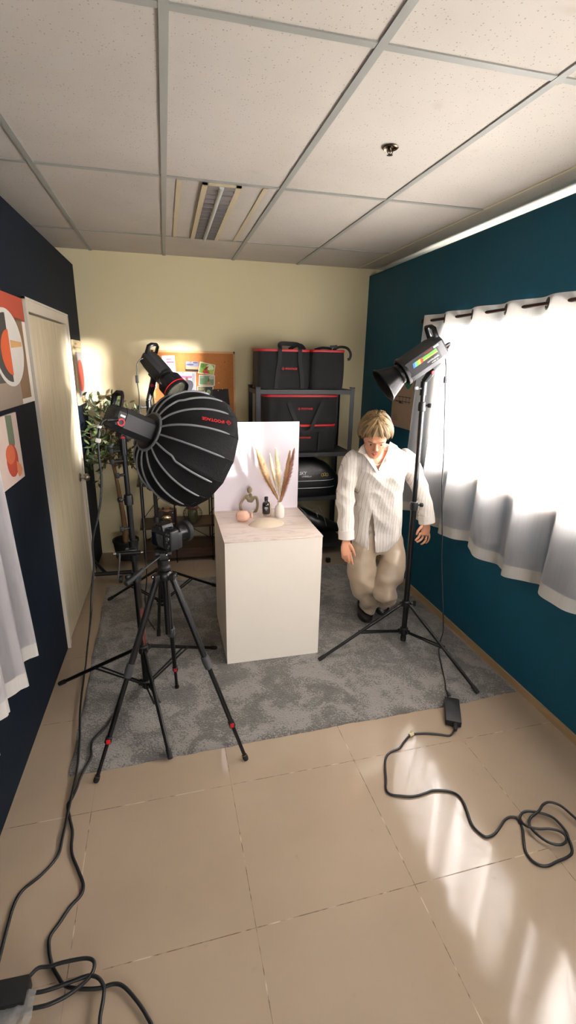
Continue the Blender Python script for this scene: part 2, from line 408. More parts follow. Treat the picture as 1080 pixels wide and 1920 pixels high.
kn.cyl(ko+V((.072, 0, 0)), ko+V((.076, 0, 0)), .006)
kn.build('door_knob', mat('brushed_nickel', '9b9184', .3, 1.), dr)
hm = MB()
for z in (.25, 1.05, 1.85): hm.cyl(LW(D0+.018, .004, z-.05), LW(D0+.018, .004, z+.05), .006, n=10)
hm.build('hinge', mat('brushed_nickel', '9b9184', .3, 1.), dr)

# right partition with window opening
WY0, WY1, WZ0, WZ1 = .30, 3.30, 1.14, 2.08
PIER0, PIER1 = 1.42, 1.72
w = MB(); TH = .09
for y0, y1, z0, z1 in ((-2.5, WY0, 0, ZR), (WY1, YB, 0, ZR), (WY0, WY1, 0, WZ0), (WY0, WY1, WZ1, ZR), (PIER0, PIER1, WZ0, WZ1)): hexa(w, W3, XW, XW+TH, y0, y1, z0, z1)
struct('wall_right', w, TEAL)
# masonry wall behind the partition, its window opening taller than the partition's
w = MB(); OY0, OY1 = -.05, 3.75
for y0, y1, z0, z1 in ((-2.6, OY0, 0, ZC), (OY1, 4.9, 0, ZC), (OY0, OY1, 0, .95), (OY0, OY1, 2.50, ZC)): hexa(w, W3, 2.17, 2.30, y0, y1, z0, z1)
struct('wall_outer_right', w, CREAM)
struct('sun_blocker', hexa(MB(), W3, 3.3, 3.6, .70, 1.75, 0, 3.0), CREAM)  # unseen slab added outside to keep direct sun off the rack bags
# window frames: fixed rails and mullions
WFR = mat('white_window_frame', 'd9d3c4', .45, 0, .04)
GLASS = bpy.data.materials.new('window_glass'); GLASS.use_nodes = True
t = NT(GLASS); t.n.remove(t.n['Principled BSDF']); a = t.new('ShaderNodeBsdfTransparent'); a.inputs[0].default_value = (.96, .97, .97, 1)
b = t.new('ShaderNodeBsdfGlossy'); b.inputs['Roughness'].default_value = .03; c = t.new('ShaderNodeMixShader'); c.inputs[0].default_value = .06
t.link(a.outputs[0], c.inputs[1]); t.link(b.outputs[0], c.inputs[2]); t.link(c.outputs[0], t.n['Material Output'].inputs[0])
def window(name, WY0, WY1, k):
    win = thing(name, (XW+.05, (WY0+WY1)/2, WZ0), None, None); win['kind'] = 'structure'
    m_ = MB()
    for y0, y1, z0, z1 in ((WY0, WY1, WZ0, WZ0+.045), (WY0, WY1, WZ1-.045, WZ1), (WY0, WY0+.045, WZ0, WZ1), (WY1-.045, WY1, WZ0, WZ1)): hexa(m_, W3, XW+.02, XW+.075, y0, y1, z0, z1)
    pw = (WY1-WY0)/k
    for i in range(1, k): hexa(m_, W3, XW+.022, XW+.072, WY0+pw*i-.025, WY0+pw*i+.025, WZ0+.04, WZ1-.04)
    m_.build('window_frame', WFR, win, smooth=False)
    m_ = MB()
    for i in range(k):
        y0, y1 = WY0+pw*i+.025, WY0+pw*(i+1)-.025
        for z in (WZ0+.14, WZ1-.30): hexa(m_, W3, XW+.03, XW+.06, y0, y1, z-.012, z+.012)
        yc = (y0+y1)/2; hexa(m_, W3, XW+.03, XW+.06, yc-.011, yc+.011, WZ0+.04, WZ1-.04)
    m_.build('glazing_bars', WFR, win, smooth=False)
    m_ = MB(); m_.quad((XW+.045, WY0, WZ0), (XW+.045, WY1, WZ0), (XW+.045, WY1, WZ1), (XW+.045, WY0, WZ1)); m_.build('pane', GLASS, win, smooth=False)
    m_ = MB(); hexa(m_, W3, XW-.018, XW+.03, WY0-.02, WY1+.02, WZ0-.028, WZ0+.002); m_.build('window_sill', WFR, win, smooth=False)
window('window_1', PIER1, WY1, 2); window('window_3', WY0, PIER0, 1)
win2 = thing('window_2', (.6, -2.55, FZ0), None, None); win2['kind'] = 'structure'
m2 = MB()
for x0, x1, z0, z1 in ((FX0, FX1, FZ0, FZ0+.04), (FX0, FX1, FZ1-.04, FZ1), (FX0, FX0+.04, FZ0, FZ1), (FX1-.04, FX1, FZ0, FZ1), (.58, .62, FZ0, FZ1)): hexa(m2, W3, x0, x1, -2.58, -2.53, z0, z1)
m2.build('window_frame', WFR, win2, smooth=False)
m2 = MB(); m2.quad((FX0, -2.555, FZ0), (FX1, -2.555, FZ0), (FX1, -2.555, FZ1), (FX0, -2.555, FZ1)); m2.build('pane', GLASS, win2, smooth=False)
struct('baseboard_right', hexa(MB(), W3, XW-.012, XW, -2.5, YB, 0, .045), TAN)
# ---------------------------------------------------------------- ceiling fixtures
fx = thing('ceiling_light', (.34, 3.43, ZC), 'recessed louvred fluorescent ceiling light in the tile beside the back wall', 'ceiling light')
bpy.context.view_layer.update()
fy0, fy1, fx0, fx1 = 2.835, 4.03, .235, .435
ALU = mat('louvre_aluminium', '8f8d8c', .35, .7, .1)
m_ = MB()
for x0, x1 in ((fx0, fx0+.028), (fx1-.028, fx1)): hexa(m_, W3, x0, x1, fy0, fy1, ZC-.012, ZC+.0)
for y0, y1 in ((fy0, fy0+.012), (fy1-.012, fy1)): hexa(m_, W3, fx0, fx1, y0, y1, ZC-.012, ZC+.0)
for x in (.12, .56): hexa(m_, W3, x-.012, x+.012, fy0, fy1, ZC-.004, ZC)
m_.build('frame', mat('fixture_cream_metal', 'b8ac8e', .5), fx, smooth=False)
m_ = MB(); hexa(m_, W3, fx0+.028, fx1-.028, fy0+.012, fy1-.012, ZC-.003, ZC-.001)
m_.build('reflector', ALU, fx, smooth=False)
m_ = MB()
for i in range(15):
    y = fy0+.04+i*(fy1-fy0-.08)/14
    m_.add([(fx0+.028, y-.012, ZC-.003), (fx1-.028, y-.012, ZC-.003), (fx1-.028, y+.006, ZC-.016), (fx0+.028, y+.006, ZC-.016), (fx1-.028, y+.011, ZC-.016), (fx0+.028, y+.011, ZC-.016), (fx1-.028, y+.020, ZC-.003), (fx0+.028, y+.020, ZC-.003)], [(0, 1, 2, 3), (3, 2, 4, 5), (5, 4, 6, 7), (0, 3, 5, 7), (1, 6, 4, 2)])
m_.build('louvre', ALU, fx, smooth=False)
m_ = MB(); m_.cyl((.335, fy0+.02, ZC-.010), (.335, fy1-.02, ZC-.010), .013, n=14); m_.build('lamp_tube', mat('unlit_tube', 'b9bcbc', .3), fx)
so = V((.957, 2.187, ZC))
sp_ = thing('fire_sprinkler', so, 'small brass fire sprinkler with round cup hanging from the ceiling tile', 'sprinkler'); bpy.context.view_layer.update()
BRASS = mat('dull_bronze', '6a5a4a', .25, 1., .1)
MB().lathe([(.0, .0), (.030, -.001), (.034, -.006), (.030, -.009), (.026, -.005), (.012, -.003), (0, -.003)], so, n=32).build('cup', BRASS, sp_)
m_ = MB(); m_.lathe([(.009, 0), (.009, -.012), (.006, -.016), (0, -.016)], so, n=16)
m_.tube([so+V((.008, 0, -.010)), so+V((.011, 0, -.020)), so+V((.003, 0, -.030))], .0018, 6); m_.tube([so+V((-.008, 0, -.010)), so+V((-.011, 0, -.020)), so+V((-.003, 0, -.030))], .0018, 6)
m_.cyl(so+V((0, 0, -.014)), so+V((0, 0, -.030)), .0025, n=8); m_.build('frame_arms', BRASS, sp_)
m_ = MB()
for i in range(10):
    t_ = 2*PI*i/10; m_.box(so+V((.009*math.cos(t_), .009*math.sin(t_), -.031)), (.008, .003, .001), Matrix.Rotation(t_, 3, 'Z'))
m_.cyl(so+V((0, 0, -.0315)), so+V((0, 0, -.0300)), .007, n=16); m_.build('deflector', BRASS, sp_)
m_ = MB(); o_ = aZ(1038, 160, ZC-.004); m_.prism([(-.012, 0), (.012, .004), (.016, .018), (-.002, .014), (-.008, .03)], o_, (1, 0, 0), (0, -1, .1), .0008)
one(m_, 'tape_scrap', mat('old_tape', '9b9480', .6), 'torn scrap of tape on the ceiling grid crossing above the window wall', 'tape', smooth=False)

# ---------------------------------------------------------------- rug
rc = [V((-.532, 1.935, 0)), V((1.935, 2.005, 0)), V((1.90, 4.02, 0)), V((-.575, 3.945, 0))]
nx, ny = 150, 130; vs = []; fs = []
for j in range(ny+1):
    for i in range(nx+1):
        u, v = i/nx, j/ny
        p = rc[0]*(1-u)*(1-v)+rc[1]*u*(1-v)+rc[2]*u*v+rc[3]*(1-u)*v
        e = min(u*2.4, (1-u)*2.4, v*2, (1-v)*2)
        wv = .012*noise.noise(p*2.3)
        if v == 0: p = p + V((0, .010*noise.noise(p*3)+.004*noise.noise(p*30), 0))
        if u == 0: p = p + V((.008*noise.noise(p*6), 0, 0))
        h = .011 + .003*noise.noise(p*14) + .0025*noise.noise(p*55)
        h *= min(1, .25+e*60)
        vs.append((p.x, p.y, h))
for j in range(ny):
    for i in range(nx):
        a_ = j*(nx+1)+i; fs.append((a_, a_+1, a_+nx+2, a_+nx+1))
bd = [i for i in range(nx+1)] + [(j+1)*(nx+1)-1 for j in range(1, ny+1)] + [ny*(nx+1)+i for i in range(nx-1, -1, -1)] + [j*(nx+1) for j in range(ny-1, 0, -1)]
o_ = len(vs)
for i in bd: vs.append((vs[i][0], vs[i][1], .0005))
nb = len(bd)
for i in range(nb): fs.append((bd[i], bd[(i+1) % nb], o_+(i+1) % nb, o_+i))
m_ = MB(); m_.add(vs, fs); one(m_, 'area_rug', rug_mat(), 'large grey shaggy rug lying on the beige floor tiles', 'rug', angle=60)

# ---------------------------------------------------------------- posters
def fl(c): return mat('ink_'+c, c, .75, 0, .05, 20)
def lwp(px, py, off=.0):
    Y = 3.
    for _ in range(6): p = aX(px, py, LXo(Y)+off); Y = p.y
    return p
def poster(name, s0, s1, z0, z1, wallf, label, bg='cfc5b4', th=.012):
    """wallf(s,z,off) -> world"""
    ps = thing(name, wallf((s0+s1)/2, z0, 0), label, 'poster'); bpy.context.view_layer.update()
    m_ = MB(); f = lambda a, b, c: wallf(a, c, b)
    hexa(m_, f, s0, s1, .002, th, z0, z1); m_.build('board', fl(bg), ps, smooth=False)
    def shape(nm, poly, col, lift):
        q = MB(); n = len(poly)
        vs = [wallf(s0+(s1-s0)*u, z0+(z1-z0)*v, th+.0002) for u, v in poly]+[wallf(s0+(s1-s0)*u, z0+(z1-z0)*v, th+lift) for u, v in poly]
        q.add(vs, [tuple(range(n)), tuple(range(n, 2*n))]+[(i, (i+1) % n, n+(i+1) % n, n+i) for i in range(n)])
        q.build(nm, fl(col), ps, smooth=False)
    return ps, shape
def arc(cx, cy, rx, ry, a0=0, a1=360, n=40):
    return [(cx+rx*math.cos(R(a0+(a1-a0)*i/n)), cy+ry*math.sin(R(a0+(a1-a0)*i/n))) for i in range(n + (0 if a1-a0 == 360 else 1))]
wl = lambda s, z, o: V((LXo(s)+o, s, z))
# big abstract print left of the door
ps, sh = poster('abstract_poster', 2.40, 3.012, 1.615, 2.14, wl, 'large abstract print of orange and white circles, left of the door', 'd5cdbf')
sh('printed_shape', [(0, .78), (1, .78), (1, 1), (0, 1)], 'a8452e', .001)
sh('printed_shape', [(.35, .05), (.90, .05), (.90, .80), (.35, .80)], '7d6246', .001)
sh('printed_shape', [(0, 0), (.62, 0), (.62, .22), (0, .22)], '8d7e6e', .0016)
sh('printed_shape', [(0, .22), (.52, .22), (.52, .70), (0, .70)], '4a443c', .0013)
sh('printed_shape', arc(.45, .52, .38, .34), 'c4bfb6', .0020)
sh('printed_shape', arc(.45, .52, .34, .30, 90, 270), '3a3a36', .0025)
sh('printed_shape', arc(.47, .48, .22, .20, 90, 270), 'c4552a', .0030)
sh('printed_shape', [(.50, .52), (.80, .54), (.80, .58), (.50, .59)], 'bd9158', .0024)
# lower abstract print
ps, sh = poster('abstract_poster', 2.20, 2.635, 1.27, 1.59, wl, 'smaller print of red, orange and green blobs below the large abstract poster', 'cfc0b8')
sh('printed_shape', [(0, 0), (1, 0), (1, 1), (0, 1)], 'c9b5aa', .0006)
gb = [(.62, 1.0), (.62, .62)]+arc(.72, .60, .10, .10, 180, 360, 16)+[(.82, .98)]
sh('printed_shape', gb, '6e7a62', .0012)
sh('printed_shape', arc(.66, .34, .19, .24), 'b5442f', .0014)
sh('printed_shape', arc(.62, .44, .15, .14), 'c8643f', .0018)
sh('printed_shape', [(.78, .30), (.90, .22), (.94, .14), (.88, .06), (.80, .06), (.76, .16)], 'cf8358', .0022)
# print right of the door
ps, sh = poster('circle_poster', 4.305, 4.66, 1.475, 1.985, wl, 'narrow cream poster with one red circle, between the door and the corner', 'c2ab84', .016)
sh('printed_panel', [(.08, .12), (.94, .12), (.94, .82), (.08, .82)], '8c8584', .001)
sh('printed_shape', arc(.52, .45, .36, .25), 'b8412e', .002)
sh('printed_shape', arc(.52, .45, .36, .25, -90, 90), 'a3392b', .0026)
sh('printed_rule', [(.05, .885), (.95, .885), (.95, .890), (.05, .890)], '3a3530', .001)
text('poster_title', 'bauhaus', wl(4.40, 1.958, .0175), (0, 1, 0), (0, 0, 1), .028, fl('2a2622'), ps)
# fix text facing: poster faces +X
text('poster_note', '1923', wl(4.61, 1.955, .0175), (0, 1, 0), (0, 0, 1), .014, fl('2a2622'), ps)
# tan poster on the teal wall, half behind the curtain
wr = lambda s, z, o: V((XW-o, s, z))
ps, sh = poster('line_drawing_poster', 3.65, 4.02, 1.325, 1.88, wr, 'tan poster with a green circle and thin black lines on the teal wall', 'a38d78', .008)
sh('printed_shape', arc(.25, .72, .17, .13), '1f6f5c', .001)
for z_, a_, b_ in ((.462, .08, .72), (.395, .08, .80)): sh('printed_rule', [(a_, z_), (b_, z_+.0), (b_, z_+.009), (a_, z_+.009)], '2b2622', .001)
sh('printed_rule', [(.40, .365), (.92, .395), (.92, .403), (.40, .373)], '2b2622', .001)
for u in (.14, .30, .46, .62): sh('printed_rule', [(u, .37), (u+.012, .37), (u+.012, .48), (u, .48)], '2b2622', .0013)
sh('printed_shape', [(.50, .365), (.64, .365), (.61, .40), (.53, .40)], '2b2622', .0015)
sh('printed_shape', [(.50, .11), (.57, .11), (.56, .17), (.51, .17)], 'b79a2c', .001)
for k in range(4): sh('printed_rule', [(.66, .10+.025*k), (.92-.03*(k % 2), .10+.025*k), (.92-.03*(k % 2), .105+.025*k), (.66, .105+.025*k)], '5c4f42', .001)

# ---------------------------------------------------------------- curtains
SHEER = sheer_mat('sheer_voile', .18, trl=.68); HEMM = sheer_mat('curtain_hem_cloth', .04, 'f6f1ea', .4)
def curtain(x0, ya, yb, ztop, zbot, lam, label, name='sheer_curtain', A=1., spread=0.):
    ct = thing(name, (x0, (ya+yb)/2, zbot), label, 'curtain'); bpy.context.view_layer.update()
    n = int(abs(yb-ya)/.0125); nz = 44
    def P(i, k, off=0.):
        s = i/n; w_ = 1-k; y = ya+(yb-ya)*s
        ph = 2*PI*(y)/lam + 1.1*noise.noise(V((y*1.1, w_*.8, x0)))*w_*1.6
        amp = (.026+.016*w_)*A
        x = x0 + amp*math.sin(ph) + .010*w_*math.sin(ph*2.3+1) + .012*w_*noise.noise(V((y*5, w_*2.5, 3.)))
        z = ztop+(zbot-ztop)*w_ + .014*math.sin(ph*.5+1)*w_ + .012*noise.noise(V((y*2, 0, 9.)))*w_
        y2 = y + .018*w_*math.cos(ph) + spread*w_*(1-s)**3
        return V((x, y2, z))
    def sheet(k0, k1, nm, m):
        kk = max(2, int(nz*(k1-k0))); vs = [P(i, k0+(k1-k0)*j/kk) for j in range(kk+1) for i in range(n+1)]
        fs = [(j*(n+1)+i, j*(n+1)+i+1, (j+1)*(n+1)+i+1, (j+1)*(n+1)+i) for j in range(kk) for i in range(n)]
        q = MB(); q.add(vs, fs); return q.build(nm, m, ct, angle=180)
    H_ = ztop-zbot
    sheet(.075/H_, 1-.085/H_, 'voile', SHEER); sheet(0, .075/H_, 'hem', HEMM); sheet(1-.085/H_, 1, 'header_band', HEMM)
    return ct, P, n
ct, P_, n_ = curtain(1.893, 3.44, -.55, 2.193, .69, .32, 'long sheer white curtain hanging on the dark rod over the teal wall window', spread=.08)
RODM = mat('dark_copper_rod', '3a211c', .3, .6)
rod = MB(); rod.cyl((1.893, 3.49, 2.155), (1.893, -.6, 2.155), .010, n=16)
rt_ = thing('curtain_rod', (1.893, 1.3, 2.155), 'dark copper curtain rod threaded through the ring eyelets above the window', 'curtain rod'); bpy.context.view_layer.update()
rod.build('rod', RODM, rt_); MB().ball((1.893, 3.50, 2.155), .018).build('finial', RODM, rt_)
for y in (3.47, 1.2): MB().cyl((1.893, y, 2.155), (XW, y, 2.155), .006).cyl((XW-.004, y, 2.155), (XW, y, 2.155), .02).build('bracket', RODM, rt_)
for k in range(23):
    y = 3.44-.16*k-.0; yk = round(y/.16)*.16
    if yk > 3.43: continue
    q = MB(); d = V((.026*2*PI/.32*math.cos(2*PI*yk/.32), 1, 0)); nrm = V((d.y, -d.x, 0)).normalized()
    q.lathe([(.020, -.005), (.028, -.005), (.032, 0), (.028, .005), (.020, .005), (.018, 0)], (1.893, yk, 2.155), nrm, 24, close=True)
    q.build('eyelet', mat('dull_nickel_eyelet', '6a655f', .3, 1.), ct)
ct2, P_, n_ = curtain(-.700, 2.13, .7, 2.2, .47, .17, 'white curtain hanging in front of the navy wall near the bottom prints', spread=.13, A=.75)
rt2 = thing('curtain_rod', (-.700, 1.3, 2.16), 'short dark rod carrying the curtain on the navy wall', 'curtain rod'); bpy.context.view_layer.update()
MB().cyl((-.700, 2.24, 2.16), (-.700, .6, 2.16), .010).build('rod', RODM, rt2)
for y in (2.22, .8): MB().cyl((-.700, y, 2.16), (LXo(y), y, 2.16), .006).build('bracket', RODM, rt2)
# ================================================================ EQUIPMENT
def lerp(a, b, t): return a*(1-t)+b*t
def stand(base, top, feet, zu, zl, label, r=(.0175, .0145, .0115), joints=(.45, .8), lr=.0105, frac=.52, knobdir=V((1, -.2, 0)), rust=False, legtag=None):
    """light stand: column from base to top, hinged legs with double braces"""
    base, top = V(base), V(top); ax = (top-base).normalized()
    st = thing('light_stand', V((base.x, base.y, 0)), label, 'light stand', 'light stands'); bpy.context.view_layer.update()
    at = lambda z: base + ax*((z-base.z)/ax.z)
    zs = [base.z, base.z+(top.z-base.z)*joints[0], base.z+(top.z-base.z)*joints[1], top.z]
    for i in range(3):
        MB().cyl(at(zs[i]), at(zs[i+1]), r[i], n=20).build('column_section', BLACK, st)
    for z, rr in ((zs[1], r[0]), (zs[2], r[1])):
        q = MB().lathe([(rr, -.035), (rr+.007, -.032), (rr+.008, .0), (rr+.005, .018), (rr-.003, .022)], at(z), ax, 20)
        c = at(z); kd = knobdir.normalized(); q.cyl(c, c+kd*(rr+.022), .006, n=10)
        q.build('section_clamp', BLACKP, st)
        k_ = MB().lathe([(0, 0), (.011, 0), (.013, .004), (.013, .018), (.009, .022), (0, .022)], c+kd*(rr+.018), kd, 14)
        k_.box(c+kd*(rr+.03), (.034, .010, .012), Matrix((kd.cross(ax), kd, ax)).transposed(), .003); k_.build('clamp_knob', BLACKP, st)
    hu, hl = at(zu), at(zl)
    dirs = [V((f[0]-hu.x, f[1]-hu.y, 0)).normalized() for f in feet]
    for h, nm in ((hu, 'upper_collar'), (hl, 'lower_collar')):
        q = MB().lathe([(r[0], -.022), (r[0]+.008, -.020), (r[0]+.009, .016), (r[0]+.004, .022), (r[0], .022)], h, ax, 20)
        for d in dirs:
            s_ = V((-d.y, d.x, 0))
            for sg in (-1, 1): q.box(h+d*(r[0]+.014)+s_*sg*.011, (.024, .004, .026), Matrix((d, s_, V((0, 0, 1)))).transposed(), .001)
            q.cyl(h+d*(r[0]+.018)-s_*.015, h+d*(r[0]+.018)+s_*.015, .004, n=8)
        q.build(nm, BLACKP, st)
    kd = knobdir.normalized()
    k_ = MB().cyl(hu, hu+kd*(r[0]+.034), .006, n=10); k_.box(hu+kd*(r[0]+.038), (.018, .018, .036), None, .005); k_.build('collar_knob', BLACKP, st)
    for f, d in zip(feet, dirs):
        f = V(f); a = hu+d*(r[0]+.018); e = V((f.x, f.y, lr+.012)); L = (e-a).normalized()
        lg = MB().cyl(a, e, lr, n=14).build('leg', BLACK, st)
        MB().lathe([(0, -.012), (lr+.001, -.012), (lr+.0025, -.006), (lr+.0025, .034), (lr, .038)], e, -L, 16).build('rubber_foot', RUBBER, lg)
        m = lerp(a, e, frac); b0 = hl+d*(r[0]+.018); s_ = V((-d.y, d.x, 0))
        q = MB()
        for sg in (-1, 1): q.tube([b0+s_*sg*.008, m+s_*sg*.014], .0055, 8, smooth=False)
        q.cyl(m-s_*.019, m+s_*.019, .005, n=8); q.build('brace', BLACK, st)
    return st, at, ax

# ---- key light stand (softbox)
kS, kat, kax = stand((-.197, 2.46, .045), (-.217, 2.46, 1.46), [aZ(115, 1287), aZ(403, 1220), aZ(319, 1425)], .30, .075,
    'tall black stand with a worn reddish column carrying the softbox lamp, nearest the door', joints=(.50, .80), r=(.0185, .015, .012), knobdir=V((-.9, -.5, 0)))
RUST = mat('worn_red_enamel', '5b2a20', .6, .2, .35, 40)
q = MB()
for z0, z1 in ((.33, .56),):
    rs = []
    for k in range(14):
        z = z0+(z1-z0)*k/13; c = kat(z); rs.append([c+V((.0192*math.cos(a), .0192*math.sin(a), 0)) for a in [R(-75+95*i/11+8*noise.noise(V((k*.6, 0, 0)))) for i in range(12)]])
    vs = [p for r_ in rs for p in r_]; q.add(vs, [(j*12+i, j*12+i+1, (j+1)*12+i+1, (j+1)*12+i) for j in range(13) for i in range(11)])
q.build('red_wear_band', RUST, kS)
# boom grip with lever on the column
c = kat(.90)
q = MB().box(c+V((-.01, -.035, 0)), (.055, .035, .035), None, .006).cyl(c+V((-.08, -.05, .0)), c+V((.04, -.05, .0)), .011, n=14)
q.cyl(c+V((0, 0, -.06)), c+V((0, 0, .05)), .024, n=20).build('grip_clamp', BLACK, kS)
MB().cyl(c+V((-.095, -.05, 0)), c+V((-.080, -.05, 0)), .007, n=12).build('clamp_pin', CHROME, kS); MB().cyl(c+V((.04, -.05, 0)), c+V((.052, -.05, 0)), .007, n=12).build('clamp_pin', CHROME, kS)
MB().tube([c+V((-.065, -.058, .006)), c+V((-.070, -.064, -.05)), c+V((-.082, -.066, -.13))], [.014, .010, .008], 10, flat=.5).build('clamp_lever', mat('grey_lever_plastic', '3e3c3a', .5), kS)
for z, s in ((1.02, .8), (1.30, .7), (1.37, 1.), (1.42, 1.)):
    q = MB(); c2 = kat(z); q.cyl(c2, c2+V((-.05*s, -.02, 0)), .007, n=10); q.box(c2+V((-.055*s, -.022, 0)), (.02, .014, .026), None, .004); q.build('side_knob', BLACKP, kS)

def cob_light(front, d, length, rad, name, label, up=V((0, 0, 1)), nside=8, oct_=True, cc=BLACKP, handle=True):
    """octagonal LED lamp body: axis d, front = centre of its mount ring"""
    d = V(d).normalized(); sd = d.cross(up).normalized(); u = sd.cross(d).normalized()
    rear = V(front)-d*length
    lt = thing(name, rear, label, 'studio light', 'studio lamps'); bpy.context.view_layer.update()
    def ring(h, r, flat=.86):
        return [rear+d*h+sd*(r*a)+u*(r*b) for a, b in [(-.55, -1*flat), (.55, -1*flat), (.95, -.50), (.95, .50), (.55, 1*flat), (-.55, 1*flat), (-.95, .50), (-.95, -.50)]]
    MB().rings([ring(.0, rad*.80), ring(.012, rad*.93), ring(.05, rad*.96), ring(.052, rad), ring(length-.03, rad), ring(length-.015, rad*.95)]).build('lamp_body', cc, lt, angle=20)
    MB().lathe([(rad*.80, 0), (rad*.98, .004), (rad*.98, .022), (rad*.84, .024), (rad*.84, .006)], rear+d*(length-.024), d, 32).build('mount_ring', BLACK, lt)
    # rear vents & panel
    q = MB()
    for k in range(7):
        q.box(rear-d*.001+u*(rad*(-.45+.15*k))+sd*rad*.0, (rad*1.1, .003, .004), Matrix((sd, d, u)).transposed(), .0008)
    q.build('rear_vents', BLACK, lt)
    if handle:
        hh = [rear+d*.020-sd*rad*.62+u*rad*.75, rear+d*.010-sd*rad*.60+u*(rad+.030), rear+d*.012-sd*rad*.35+u*(rad+.046), rear+d*.012+sd*rad*.35+u*(rad+.046), rear+d*.010+sd*rad*.60+u*(rad+.030), rear+d*.020+sd*rad*.62+u*rad*.75]
        MB().tube(hh, .0085, 10, smooth=False, flat=1.7).build('carry_handle', BLACK, lt, angle=50)
    return lt, rear, d, sd, u

def yoke(lt, rear, d, sd, u, at, pivot_h, rad, top, m=BLACKP):
    """U-bracket below the lamp + swivel on the stand spigot"""
    pv = rear+d*pivot_h-u*(rad*.9)
    q = MB().box(pv-u*.005, (rad*.9, .055, .020), Matrix((sd, d, u)).transposed(), .004)
    q.build('mount_foot', m, lt)
    q = MB().tube([pv, lerp(pv, top, .45), top+V((0, 0, .02))], [.020, .021, .017], 8, smooth=False)
    q.build('tilt_bracket', m, lt)
    k = MB().lathe([(0, 0), (.010, 0), (.012, .004), (.011, .014), (0, .016)], lerp(pv, top, .35)+V((.0, -.018, 0)), (0, -1, 0), 14); k.build('tilt_screw', REDP, lt)
    q = MB().cyl(top+V((0, 0, -.06)), top+V((0, 0, .02)), .0185, n=20).cyl(top+V((0, 0, -.02)), top+V((-.055, -.02, -.02)), .006, n=10).box(top+V((-.060, -.022, -.018)), (.028, .012, .022), None, .004)
    q.build('spigot_socket', BLACK, lt)

# ---- softbox lamp
rimc = aY(366, 846, 2.70)
dS = V((.765, .43, -.42)).normalized()
DEP, RB = .300, .318
apex = rimc - dS*DEP
lt, rear, d, sd, u = cob_light(apex+dS*.015, dS, .235, .072, 'softbox_lamp', 'grey black studio lamp with red ring socket, fitted to the back of the softbox', cc=mat('charcoal_lamp_shell', '262628', .5, .1, .05))
yoke(lt, rear, d, sd, u, None, .10, .072, kat(1.46))
sk = rear+d*.01-sd*(-.030)-u*.030
# red ringed power socket on the camera-facing side of the rear
so_ = rear+d*.030+sd*(.0)-u*.0
side = sd if sd.dot(EYE-rear) > 0 else -sd
so_ = rear-d*.002+side*.030-u*.030
MB().lathe([(.012, 0), (.019, 0), (.019, .004), (.012, .004)], rear+d*.034+side*.066-u*.015, side, 24, close=True).build('red_socket_ring', RED, lt)
MB().box(rear+d*.034+side*.064+u*.016, (.026, .003, .010), Matrix((d, side, u)).transposed()).build('white_label', WHITEINK, lt)

# ---- softbox
sb = thing('softbox', apex, 'big black parabolic softbox with grey ribs aimed at the plinth', 'softbox'); bpy.context.view_layer.update()
NR = 16
def rib_prof(t):  # radius, height along axis
    r = .062+(RB-.062)*math.sin(t*PI/2)**.85; h = DEP*(1-math.cos(t*PI/2))**.92*1.0
    return r, .0+h
sx, sy_, _ = frame(dS)
def SP(a, t, off=0.):
    r, h = rib_prof(t); return apex + dS*h + (sx*math.cos(a)+sy_*math.sin(a))*(r+off)
T0 = .06
def rib_pt(a, t, off=0.):
    """profile: leaves the hub, bellies out and meets the rim nearly parallel to the axis"""
    s = T0+(1-T0)*t
    return SP(a, s, off)
q = MB(); NT_ = 22; K = 8; vs = []
for j in range(NT_+1):
    t_ = j/NT_
    for i in range(NR):
        A0 = 2*PI*i/NR; A1 = 2*PI*(i+1)/NR
        for k in range(K):
            s = k/K; p = lerp(rib_pt(A0, t_), rib_pt(A1, t_), s)
            am = A0+(A1-A0)*s; rd = (sx*math.cos(am)+sy_*math.sin(am))
            sag = .010*math.sin(PI*s)*math.sin(PI*min(1, t_*1.02))
            wn_ = .0025*noise.noise(V((i*3.1+s*2, t_*5, 1)))*math.sin(PI*s)
            vs.append(p - rd*(sag) + rd*wn_)
n = NR*K
q.add(vs, [(j*n+i, j*n+(i+1) % n, (j+1)*n+(i+1) % n, (j+1)*n+i) for j in range(NT_) for i in range(n)])
shell = q.build('fabric_shell', FABRIC, sb, angle=60)
# rim lip, diffuser face
q = MB(); rim0 = [rib_pt(2*PI*i/NR, 1.) for i in range(NR)]; rim1 = [p+dS*.030 for p in rim0]
q.add(rim0+rim1, [(i, (i+1) % NR, NR+(i+1) % NR, NR+i) for i in range(NR)]); q.build('rim_band', FABRIC, sb, angle=10)
q = MB(); q.add([p+dS*.008 for p in rim0], [tuple(range(NR))]); q.build('diffuser', mat('diffuser_cloth', 'dddad6', .9), sb, smooth=False)
def topx(p):
    q_ = p-EYE; z_ = q_.dot(cf); return V((540+FPX*q_.dot(cr)/z_, 960-FPX*q_.dot(cu)/z_))
KOFF = .05
KINKS = [min(range(NR), key=lambda i: (topx(rib_pt(2*PI*i/NR, .38))-V(t_)).length) for t_ in ((320, 842), (338, 754))]
for i in range(NR):
    a = 2*PI*i/NR
    pts = []
    for k in range(15):
        t_ = -.02+.93*k/14
        p = rib_pt(a + (KOFF if (i in KINKS and t_ > .36) else 0.), max(0, t_), .004)
        pts.append(p)
    MB().tube(pts, [.0054]*13+[.005, .003], 8, sub=3).build('rib_piping', GREYF, sb)
    q = MB(); f0, f1 = rib_pt(a, .90, -.001), rib_pt(a, 1., .001)
    q.tube([f0, f1], .0045, 6, smooth=False); q.build('rib_pocket', FABRIC, sb)
hubr = rib_prof(T0)[0]; hubh = rib_prof(T0)[1]
